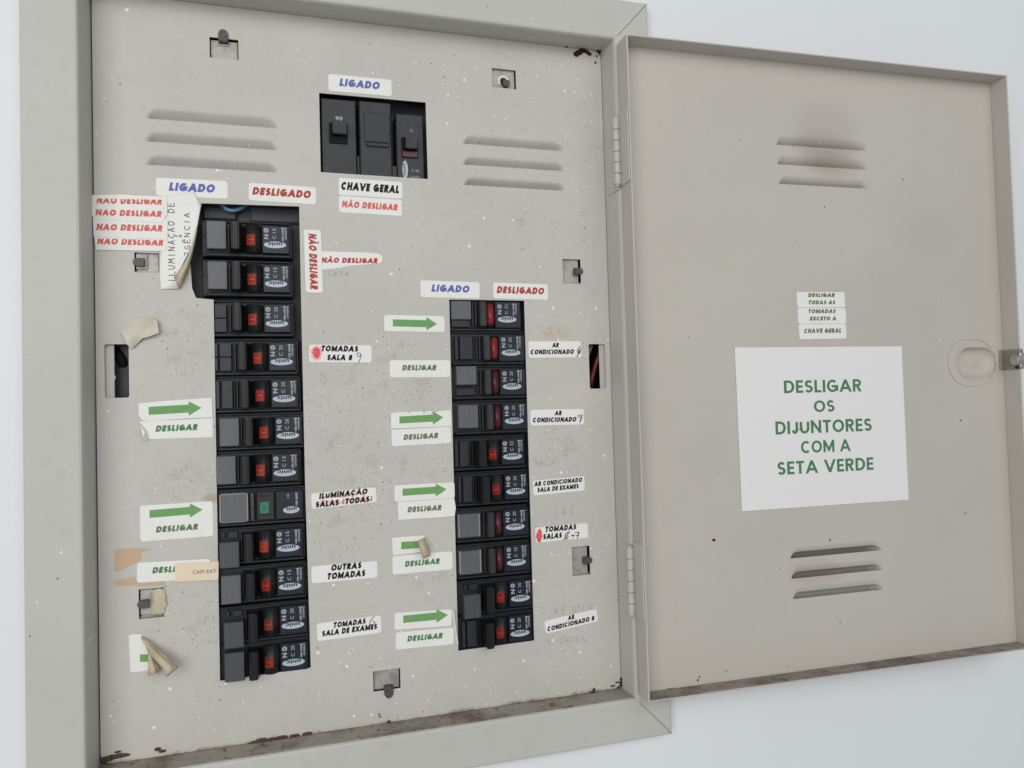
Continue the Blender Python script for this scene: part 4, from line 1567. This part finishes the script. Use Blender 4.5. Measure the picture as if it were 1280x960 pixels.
sticker("label_strip", ((118, 294), (209, 298), (208.5, 313.5), (120, 313)), 'paper', "lowest NÃO DESLIGAR strip of the fanned left stack, letter tops hidden", ST, layer=2, group=PG,
        outline=((117.5, 293), (209.5, 296), (208.5, 314), (170, 313.5), (120.5, 312.5)),
        lines=[('ink_red', "NAO DESLIGAR", 122, 205, 302.4, 8.4, dict(cut=(160, 299.4), side=1))])

# handwritten paper lying over the edge of the left cut-out, its lower right corner rolled back
lfe = [(197, 246), (201, 262), (203, 285), (202, 305), (200, 322), (199.5, 340), (201, 361.5)]
rge = [(243, 240), (248, 250), (251, 258), (247, 281), (241, 305), (228, 331), (217, 347)]
lift = [0.0, .2, .6, 1.8, 3.0, 3.2, 1.5]
bm = bmesh.new()
rows = []
for i in range(25):
    t = i / 24 * 6
    k = min(5, int(t))
    f = t - k
    L_ = Vector(lfe[k]).lerp(Vector(lfe[k + 1]), f)
    R_ = Vector(rge[k]).lerp(Vector(rge[k + 1]), f)
    if k == 5:
        R_ = Vector(rge[5]).lerp(Vector((218.5, 347)), f)
    h_ = lift[k] + (lift[k + 1] - lift[k]) * f
    row = []
    for j in range(13):
        u = j / 12
        q = L_.lerp(R_, u)
        yy = -0.0003 - 0.001 * h_ * u ** 2.2
        row.append(at(q.x, q.y, yy))
    rows.append(row)
# lower triangle down to the bottom edge of the sheet
low = []
for j in range(13):
    u = j / 12
    low.append(at(201 + 23 * u, 361.7 - 1.0 * u, -0.0005 - 0.001 * u))
rows.append(low)
grid(bm, rows)
bm.normal_update()
NOTE_TREE = BVHTree.FromBMesh(bm)
note = obj("handwritten_note", bm, MAT['paper'], smooth=True)
sd = note.modifiers.new("thickness", 'SOLIDIFY')
sd.thickness = 0.00012
tag(note, "white paper note with handwriting running upwards and a rolled tan corner", "paper note")
bm = bmesh.new()
rows = []
inner = [(246, 284), (243, 297), (238, 312), (231, 327), (222, 341), (217.5, 347)]
outer = [(246.4, 287), (243.6, 303), (240, 320), (235, 338), (229.5, 352), (226, 361)]
for (ix, iy), (ox, oy) in zip(inner, outer):
    row = []
    for j in range(9):
        u = j / 8
        q = Vector((ix, iy)).lerp(Vector((ox, oy)), u)
        row.append(at(q.x, q.y, -0.0022 - 0.0042 * math.sin(math.pi * (u * .9 + .05)) + 0.0008 * u))
    rows.append(row)
grid(bm, rows)
cr = obj("rolled_corner", bm, MAT['tan'], note, smooth=True)
sd = cr.modifiers.new("thickness", 'SOLIDIFY')
sd.thickness = 0.0002
bm = bmesh.new()
a, b = at(219.3, 353), at(220.3, 251)
ln = (b.z - a.z) / 13
hand(bm, "ILUMINAÇÃO DE", a.x, a.z, ln, 0.0036, 0.00042, math.pi / 2)
c_ = at(227.5, 297)
hand(bm, "À", c_.x, c_.z, 0.0026, 0.0017, 0.00036, math.pi / 2)
a, b = at(238.3, 330), at(239.3, 264)
hand(bm, "ERGÊNCIA", a.x, a.z, (b.z - a.z) / 8, 0.0032, 0.00042, math.pi / 2)
for v in bm.verts:
    h_ = NOTE_TREE.ray_cast(Vector((v.co.x, -0.05, v.co.z)), Vector((0, 1, 0)))
    if h_[0] is not None:
        v.co.y = h_[0].y - 0.00022
obj("handwriting", bm, MAT['pen'], note)

# right-of-left-column labels
o, lc = sticker("label_sticker", ((385.7, 431), (464.6, 431.4), (464.5, 453.6), (387, 452.5)), 'paper', "white TOMADAS SALA 8 sticker with a pink ink dot and a pencilled 9", ST,
                lines=[('ink_black', "TOMADAS", 402, 448, 435.8, 7.4), ('ink_black', "SALA 8", 409, 440.5, 446.8, 7.4)], group=SG)
blob_on(o, lc, 'halo', 395.5, 441, 7.5, 9.5)
blob_on(o, lc, 'pink', 395.5, 441, 5, 7.2, y=-.00008)
strokes_on(o, lc, 'pen', [[(451, 442), (447, 441), (446, 444), (449, 446), (451.5, 442.5), (450.5, 448), (448, 453)]], 0.0004)
o, lc = sticker("label_sticker", ((388.6, 616.5), (470, 609.2), (471, 626.8), (390, 637)), 'paper', "white ILUMINAÇÃO SALAS (TODAS) sticker with smeared red ink around the letters", ST,
                lines=[('ink_black', "ILUMINAÇÃO", 398.5, 460, 617, 7.2), ('ink_black', "SALAS (TODAS)", 394.5, 466, 627, 7.4)], group=SG)
strokes_on(o, lc, 'halo', [[(398, 629.5), (414, 627), (430, 628), (448, 623), (464, 625)], [(402, 625), (420, 630), (440, 624), (458, 627)], [(415, 619), (430, 621), (448, 614), (456, 621)]], 0.0016, "smear")
sticker("label_sticker", ((388.6, 708), (471.3, 701), (472, 721.5), (390, 729.5)), 'paper', "white OUTRAS TOMADAS sticker in black letters", ST,
        lines=[('ink_black', "OUTRAS", 414, 452, 708, 7.8), ('ink_black', "TOMADAS", 409.5, 457, 718.2, 8)], group=SG)
o, lc = sticker("label_sticker", ((395.6, 779.5), (475.5, 768.8), (477.6, 790.5), (397, 801.5)), 'paper', "white TOMADAS SALA DE EXAMES sticker with a pencilled 6", ST,
                lines=[('ink_black', "TOMADAS", 417, 457.5, 778.6, 7), ('ink_black', "SALA DE EXAMES", 402.5, 472, 787.3, 7)], group=SG)
strokes_on(o, lc, 'pen', [[(468, 770), (463, 775), (462, 780), (466, 781), (469, 778), (465, 776)]], 0.0004)

# left green arrows
AG = "green arrow stickers pointing at breakers"
DG = "green DESLIGAR stickers under the arrows"
sticker("arrow_sticker", ((173.4, 503.8), (264.8, 497.2), (266, 522.3), (173.8, 524.5)), 'paper', "white green-arrow sticker with a wavy lower edge, left of the left column", ST, layer=1,
        outline=((173.2, 504.2), (200, 501.5), (264.8, 497.2), (266, 521.8), (240, 522.5), (215, 524.5), (190, 526.5), (180, 526), (176, 523), (173.6, 520)),
        arrow=(186, 236, 252, 513.6, 509.7, 5, 9), group=AG)
o, lc = sticker("label_sticker", ((174.8, 527), (266, 522.6), (266, 546), (178.5, 549)), 'paper', "white green DESLIGAR sticker with a curled lower left corner, left of the left column", ST,
                outline=((174.5, 527), (266, 522.8), (266, 546.4), (200, 548.6), (187, 549), (175, 531)), lines=[('ink_green', "DESLIGAR", 194.5, 247.5, 534.8, 7.8)], group=DG)
bm = bmesh.new()
grid(bm, [[Vector((p[0], yy, p[1])) for p, yy in zip((lc((174.6, 527)), lc((180, 535)), lc((187, 549))), (-.0002, -.0008, -.0002))],
          [Vector((p[0], yy, p[1])) for p, yy in zip((lc((176, 533)), lc((182, 540)), lc((184, 549.5))), (-.0016, -.0026, -.0016))],
          [Vector((p[0], yy, p[1])) for p, yy in zip((lc((178, 540)), lc((180.5, 546)), lc((181, 550))), (-.0022, -.003, -.0022))]])
obj("curled_corner", bm, MAT['paper'], o, smooth=True)
sticker("arrow_sticker", ((174.8, 632.3), (266, 626.2), (266.6, 670), (175.5, 677)), 'paper', "tall white sticker with a green arrow over the word DESLIGAR, left of the left column", ST,
        arrow=(187, 237.5, 253.3, 642.5, 636.9, 4.8, 8.8), lines=[('ink_olive', "DESLIGAR", 194.8, 248, 660, 7.6)], group=AG)

# torn brown backing, DESL. sticker and peach CAM EXT label
sticker("torn_backing", ((143, 687), (178, 685), (178, 728), (143, 732)), 'brown', "torn brown label backing stuck beside the peach CAM EXT label", "torn label",
        outline=((143.5, 687.2), (160, 685.6), (180, 685.2), (189, 686.5), (176.5, 690), (175.5, 700), (172, 703), (160, 708), (150, 713.5), (143.5, 714.5)))
sticker("torn_backing", ((143, 724), (176, 720), (176, 730), (143, 732)), 'brown', "narrow torn brown strip below the DESL sticker, above the rusty square cut-out", "torn label",
        outline=((143.5, 725.5), (155, 723.5), (168, 721.2), (171, 727.5), (205.5, 727), (206, 731), (175, 732.5), (160, 731.5), (143.5, 732)))
sticker("label_sticker", ((170.5, 703.8), (262.5, 698), (262.8, 723), (172, 728)), 'paper', "white sticker reading DESL in green, half covered by the peach label", ST, layer=1,
        lines=[('ink_green', "DESLIGAR", 190.5, 243.5, 711.2, 7.6)], group=DG)
sticker("label_sticker", ((219, 704), (273.8, 701.5), (272.6, 724.3), (218, 727.2)), 'peach', "peach-coloured label printed CAM EXT in thin dark letters", ST, layer=2, rad=0.0003,
        lines=[('pen', "CAM EXT", 241, 270.5, 714.3, 4.6, dict(bold=0.0, shear=0.0))])

# curled sticker stub, lower left
o, lc = sticker("curled_sticker", ((160.5, 793), (187, 793), (187, 840), (162.5, 840)), 'paper', "half-peeled white sticker rolled into tan cones, showing a stub of green arrow", ST,
                outline=((161, 795), (164, 793), (176.5, 792.8), (179, 797), (184, 813), (187, 820), (186, 837.5), (174, 839.6), (163, 839.6)), arrow=(175, 185, 185, 822.6, 822.4, 4.6, 0))


def cone(parent_m, px, r0, r1, mat, parent, name, squash=.7):
    """px: traced axis with depth in metres; a hollow tapering roll of paper"""
    bm = bmesh.new()
    rows = []
    n = len(px)
    for i, (x, y_, d) in enumerate(px):
        c = at(x, y_, d)
        p0, p1 = at(*px[max(0, i - 1)]), at(*px[min(n - 1, i + 1)])
        t = (p1 - p0).normalized()
        a_ = Vector((0, -1, 0))
        a_ = (a_ - t * a_.dot(t)).normalized()
        b_ = t.cross(a_)
        r = r0 + (r1 - r0) * i / (n - 1)
        rows.append([c + (a_ * squash * math.cos(s) + b_ * math.sin(s)) * r * random.uniform(.76, 1.2) * (1 - 0.28 * k / 14) for k, s in enumerate([math.radians(-30 + 400 * q / 14) for q in range(15)])])
    grid(bm, rows)
    bmesh.ops.transform(bm, matrix=parent.matrix_world.inverted(), verts=bm.verts)
    c_ = obj(name, bm, mat, parent, smooth=True)
    m_ = c_.modifiers.new("thickness", 'SOLIDIFY')
    m_.thickness = 0.0002
    return c_


bpy.context.view_layer.update()
cone(None, [(177, 796, -.001), (184, 804, -.003), (192, 814, -.0055), (202, 824, -.008), (211, 833, -.010), (216, 839, -.011)], .0008, .0048, MAT['tan'], o, "rolled_paper")
cone(None, [(186, 812, -.001), (188, 820, -.002), (190, 828, -.003), (192, 834, -.004), (194, 841, -.004)], .0008, .0038, MAT['tan'], o, "rolled_paper")

# crumpled masking tape scrap
bm = bmesh.new()
oo = [(164.5, 399), (178, 397.2), (191, 397), (196.5, 401), (198.6, 416), (187, 420.5), (178, 423), (170, 431), (164.5, 435.6), (159, 431), (153.5, 419), (150.3, 414.5), (157, 410.5), (163, 406)]
hts = [.5, .8, 1.2, 3.2, 4.2, 3.6, 3.0, 1.8, 2.4, 3.4, 3.0, 2.2, 1.6, .6]
cen = [((173, 409), 3.2), ((187, 409), 3.6), ((166, 420), 3.8)]
outer_v = [bm.verts.new(at(p[0], p[1], -.001 * h_)) for p, h_ in zip(oo, hts)]
cv = [bm.verts.new(at(p[0], p[1], -.001 * h_)) for p, h_ in cen]
fan = [(0, 1, 0), (1, 2, 1), (2, 3, 1), (3, 4, 1), (4, 5, 1), (5, 6, 0), (6, 7, 2), (7, 8, 2), (8, 9, 2), (9, 10, 2), (10, 11, 2), (11, 12, 2), (12, 13, 0), (13, 0, 0)]
for a_, b_, c_ in fan:
    bm.faces.new((outer_v[a_], outer_v[b_], cv[c_]))
bm.faces.new((outer_v[1], cv[1], cv[0]))
bm.faces.new((outer_v[5], cv[0], cv[1]))
bm.faces.new((outer_v[6], cv[2], cv[0]))
bm.faces.new((outer_v[12], cv[0], cv[2]))
bmesh.ops.recalc_face_normals(bm, faces=bm.faces)
bmesh.ops.subdivide_edges(bm, edges=bm.edges, cuts=2, use_grid_fill=True, smooth=0.3)
tp = obj("tape_scrap", bm, MAT['tape'], smooth=False)
m_ = tp.modifiers.new("thickness", 'SOLIDIFY')
m_.thickness = 0.0006
tag(tp, "crumpled cream masking tape scrap stuck above the left-hand slot", "tape scrap")

# arrows and DESLIGAR labels left of the right column
sticker("arrow_sticker", ((480, 393.6), (555.8, 395.2), (555.6, 415.2), (480.2, 414)), 'paper', "white green-arrow sticker level with the topmost breaker of the right column", ST,
        arrow=(491, 533, 546.2, 403.6, 405, 4.4, 8.2), group=AG)
sticker("label_sticker", ((486.8, 450.6), (562.6, 450), (562.6, 471.6), (487.2, 471.6)), 'paper', "white green DESLIGAR sticker on its own with no arrow sticker touching it", ST,
        lines=[('ink_olive', "DESLIGAR", 502.5, 545.6, 459.6, 6.8)], group=DG)
sticker("arrow_sticker", ((488.7, 516), (563, 512.5), (564.5, 532.8), (488.7, 535.8)), 'paper', "white green-arrow sticker with nicks torn in its top edge, beside the right column", ST, layer=1,
        outline=((488.6, 516.2), (500, 515.2), (509, 514.8), (512, 516.6), (513.5, 514.6), (528, 514), (530, 517), (532, 514.2), (541, 513.8), (538, 517.5), (549, 513.8), (563, 512.5), (564.6, 532.8), (488.7, 535.8)),
        arrow=(499.2, 541, 554, 525, 521.8, 4.4, 8.2), group=AG)
sticker("label_sticker", ((489, 537), (563, 533.6), (564.4, 553.4), (490, 558.2)), 'paper', "white green DESLIGAR sticker right below the arrow with the nicked top edge", ST,
        lines=[('ink_olive', "DESLIGAR", 504.2, 548, 545.4, 6.8)], group=DG)
sticker("arrow_sticker", ((493, 607.2), (567.6, 602), (568.4, 623.4), (493, 626.6)), 'paper', "white green-arrow sticker with a flap lifting over its arrow tip", ST, layer=1,
        arrow=(503, 544.5, 558, 615.3, 611.6, 4.4, 8), group=AG)
sticker("label_sticker", ((497, 627.4), (568.5, 623), (568.6, 645), (498, 649.8)), 'paper', "white green DESLIGAR sticker overhanging the cut-out, below the lifted-flap arrow", ST, layer=2,
        outline=((497, 627.4), (567.5, 623), (569.5, 634), (568, 645), (535, 647.6), (498, 649.8), (497, 640)), lines=[('ink_olive', "DESLIGAR", 509, 552, 635.6, 6.8)], group=DG)
o, lc = sticker("arrow_sticker", ((490, 672.4), (534, 669.2), (534, 688), (490.2, 693.6)), 'paper', "half-torn white sticker with a stub of green arrow and a rolled tan flap", ST,
                outline=((490, 672.6), (500, 671.2), (530, 669.2), (534, 676), (535, 688), (515, 691.4), (491, 694)), arrow=(501.5, 524, 524, 682, 680.4, 4.6, 0), group=AG)
o2, lc2 = sticker("label_sticker", ((490.3, 695.4), (565, 688.8), (566, 711.5), (491, 718.4)), 'paper', "white green DESLIGAR sticker below the half-torn arrow stub", ST,
                  lines=[('ink_green', "DESLIGAR", 506, 550, 703, 7)], group=DG)
bpy.context.view_layer.update()
bm = bmesh.new()
rows = []
for k in range(9):
    t = k / 8
    l_, r_ = Vector((521.5, 677)).lerp(Vector((529, 698.5)), t), Vector((531, 671.5)).lerp(Vector((537.5, 694.5)), t)
    row = []
    for q in range(7):
        u = q / 6
        p = l_.lerp(r_, u)
        row.append(at(p.x + random.uniform(-.3, .3), p.y + random.uniform(-.3, .3), -.0008 - .0042 * math.sin(math.pi * min(1, t * .75 + .12)) - .0022 * math.sin(math.pi * u) - .0012 * (1 - u)))
    rows.append(row)
grid(bm, rows)
bmesh.ops.transform(bm, matrix=o.matrix_world.inverted(), verts=bm.verts)
fl = obj("rolled_paper", bm, MAT['tan'], o, smooth=True)
m_ = fl.modifiers.new("thickness", 'SOLIDIFY')
m_.thickness = 0.0002
sticker("arrow_sticker", ((493, 766.2), (563.8, 761.4), (564.7, 782.4), (493.2, 787)), 'paper', "lowest white green-arrow sticker beside the right column", ST,
        arrow=(504, 545.5, 560, 774, 768.6, 4.6, 8.4), group=AG)
o, lc = sticker("label_sticker", ((494, 790.8), (566, 784), (568, 805), (495, 812)), 'paper', "lowest white green DESLIGAR sticker beside the right column", ST,
                lines=[('ink_green', "DESLIGAR", 509, 553.5, 796.3, 7)], group=DG)
bm = bmesh.new()
e0 = [(564.5, 761.5), (565.5, 772), (567, 783), (568.5, 794), (570, 804)]
grid(bm, [[Vector((a_[0], -.0003, a_[1])) for a_ in (lc(p) for p in e0)], [Vector((a_[0], -.0024, a_[1])) for a_ in (lc((p[0] + 2.0, p[1])) for p in e0)]])
obj("lifted_edge", bm, MAT['old'], o)

# labels right of the right column
CG = "black lettered stickers right of the right column"
o, lc = sticker("label_sticker", ((660.5, 427), (726.2, 426.2), (726.8, 447), (660.5, 447.2)), 'paper', "white AR CONDICIONADO sticker with an inked-over 6 at its end", ST,
                lines=[('ink_black', "AR", 689.6, 698.4, 431.4, 5.8), ('ink_black', "CONDICIONADO", 663.2, 717.6, 439.8, 6)], group=CG)
strokes_on(o, lc, 'ink_black', [[(725, 433), (722, 437), (722, 441), (724.6, 441.5), (725, 438), (721.6, 439.6)], [(726, 436), (721, 446)]], 0.0006)
o, lc = sticker("label_sticker", ((663, 512.5), (730, 511), (730, 530.8), (663, 531.8)), 'paper', "white AR CONDICIONADO sticker with a handwritten 7 at its end", ST,
                lines=[('ink_black', "AR", 692.8, 702, 516.3, 5.8), ('ink_black', "CONDICIONADO", 666.2, 720.6, 524.6, 6)], group=CG)
strokes_on(o, lc, 'pen', [[(722, 519.5), (728, 518.5), (726.5, 523), (724.5, 528.5)], [(722, 521.6), (726.6, 521), (724.6, 526.6)]], 0.0005)
sticker("label_sticker", ((665, 601), (730.2, 595), (731, 613), (667.3, 619.4)), 'paper', "white AR CONDICIONADO SALA DE EXAMES sticker in two small lines", ST,
        lines=[('ink_black', "AR CONDICIONADO", 667.2, 728, 602.3, 5.8), ('ink_black', "SALA DE EXAMES", 671.6, 723.6, 610, 5.8)], group=CG)
o, lc = sticker("label_sticker", ((668.4, 659.4), (735, 653.7), (735, 672), (670, 678.6)), 'paper', "white TOMADAS SALAS sticker with a red bar at its left and pencilled 6 + 7", ST,
                lines=[('ink_black', "TOMADAS", 681.8, 720.5, 660, 6.8), ('ink_black', "SALAS", 678.6, 702.4, 669.8, 6.8)], group=CG)
blob_on(o, lc, 'pink', 673.8, 669.6, 3.6, 8.6)
strokes_on(o, lc, 'ink_black', [[(710, 665), (706.6, 668), (706, 673), (709, 673.6), (710, 670)], [(712, 664), (704.5, 675)], [(714, 669.6), (717.6, 669.2)], [(715.8, 667.6), (716, 671.6)],
                               [(719, 666), (723.6, 665.2), (721.4, 672.6)], [(719.6, 669.2), (723.4, 668.6)]], 0.00055)
sticker("label_sticker", ((680, 775.6), (746.2, 761.6), (747.2, 775.6), (682.6, 793)), 'paper', "tilted white AR CONDICIONADO 8 sticker near the bottom right of the plate", ST,
        lines=[('ink_black', "AR", 709, 718, 771.6, 5.8), ('ink_black', "CONDICIONADO 8", 683.4, 744, 779.2, 6)], group=CG)

# stickers and sheet on the door
TG = "three small green lettered strips on the door"
sticker("label_strip", ((995.6, 365), (1055.7, 365), (1056, 384.3), (996.4, 384.3)), 'paper', "upper small white strip on the door reading DESLIGAR TODAS AS", ST, DOOR,
        lines=[('ink_olive', "DESLIGAR", 1009.6, 1043.4, 368.9, 5), ('ink_olive', "TODAS AS", 1010.6, 1044, 378, 5)], group=TG)
sticker("label_strip", ((996.6, 385), (1057, 385), (1057.3, 404.4), (997.6, 404.8)), 'paper', "middle small white strip on the door reading TOMADAS EXCETO A", ST, DOOR,
        lines=[('ink_olive', "TOMADAS", 1010.4, 1044.6, 389, 5), ('ink_olive', "EXCETO A", 1011.8, 1045, 398.2, 5)], group=TG)
sticker("label_strip", ((998, 405.2), (1057.4, 405), (1057.8, 423), (999.4, 424.4)), 'paper', "lower small white strip on the door reading CHAVE GERAL", ST, DOOR,
        lines=[('ink_olive', "CHAVE GERAL", 1005, 1051.4, 413.4, 5.6)], group=TG)
G = dict(bold='notice', shear=0.0)
sticker("paper_notice", ((918, 434.4), (1126.4, 433), (1135.3, 624.6), (927, 639)), 'sheet', "large square white paper notice on the door with five lines of green capital letters", "notice", DOOR, layer=1,
        outline=((918, 434.4), (1126.4, 433), (1135.3, 624.6), (927, 639)),
        lines=[('ink_dgreen', "DESLIGAR", 980.2, 1077, 482.6, 15.6, G), ('ink_dgreen', "OS", 1016.8, 1042.6, 507.6, 14.6, G), ('ink_dgreen', "DIJUNTORES", 970, 1090.2, 532.8, 16, G),
               ('ink_dgreen', "COM A", 1001, 1063.2, 557.6, 15.2, G), ('ink_dgreen', "SETA VERDE", 972.6, 1092.4, 582.4, 16, G)])
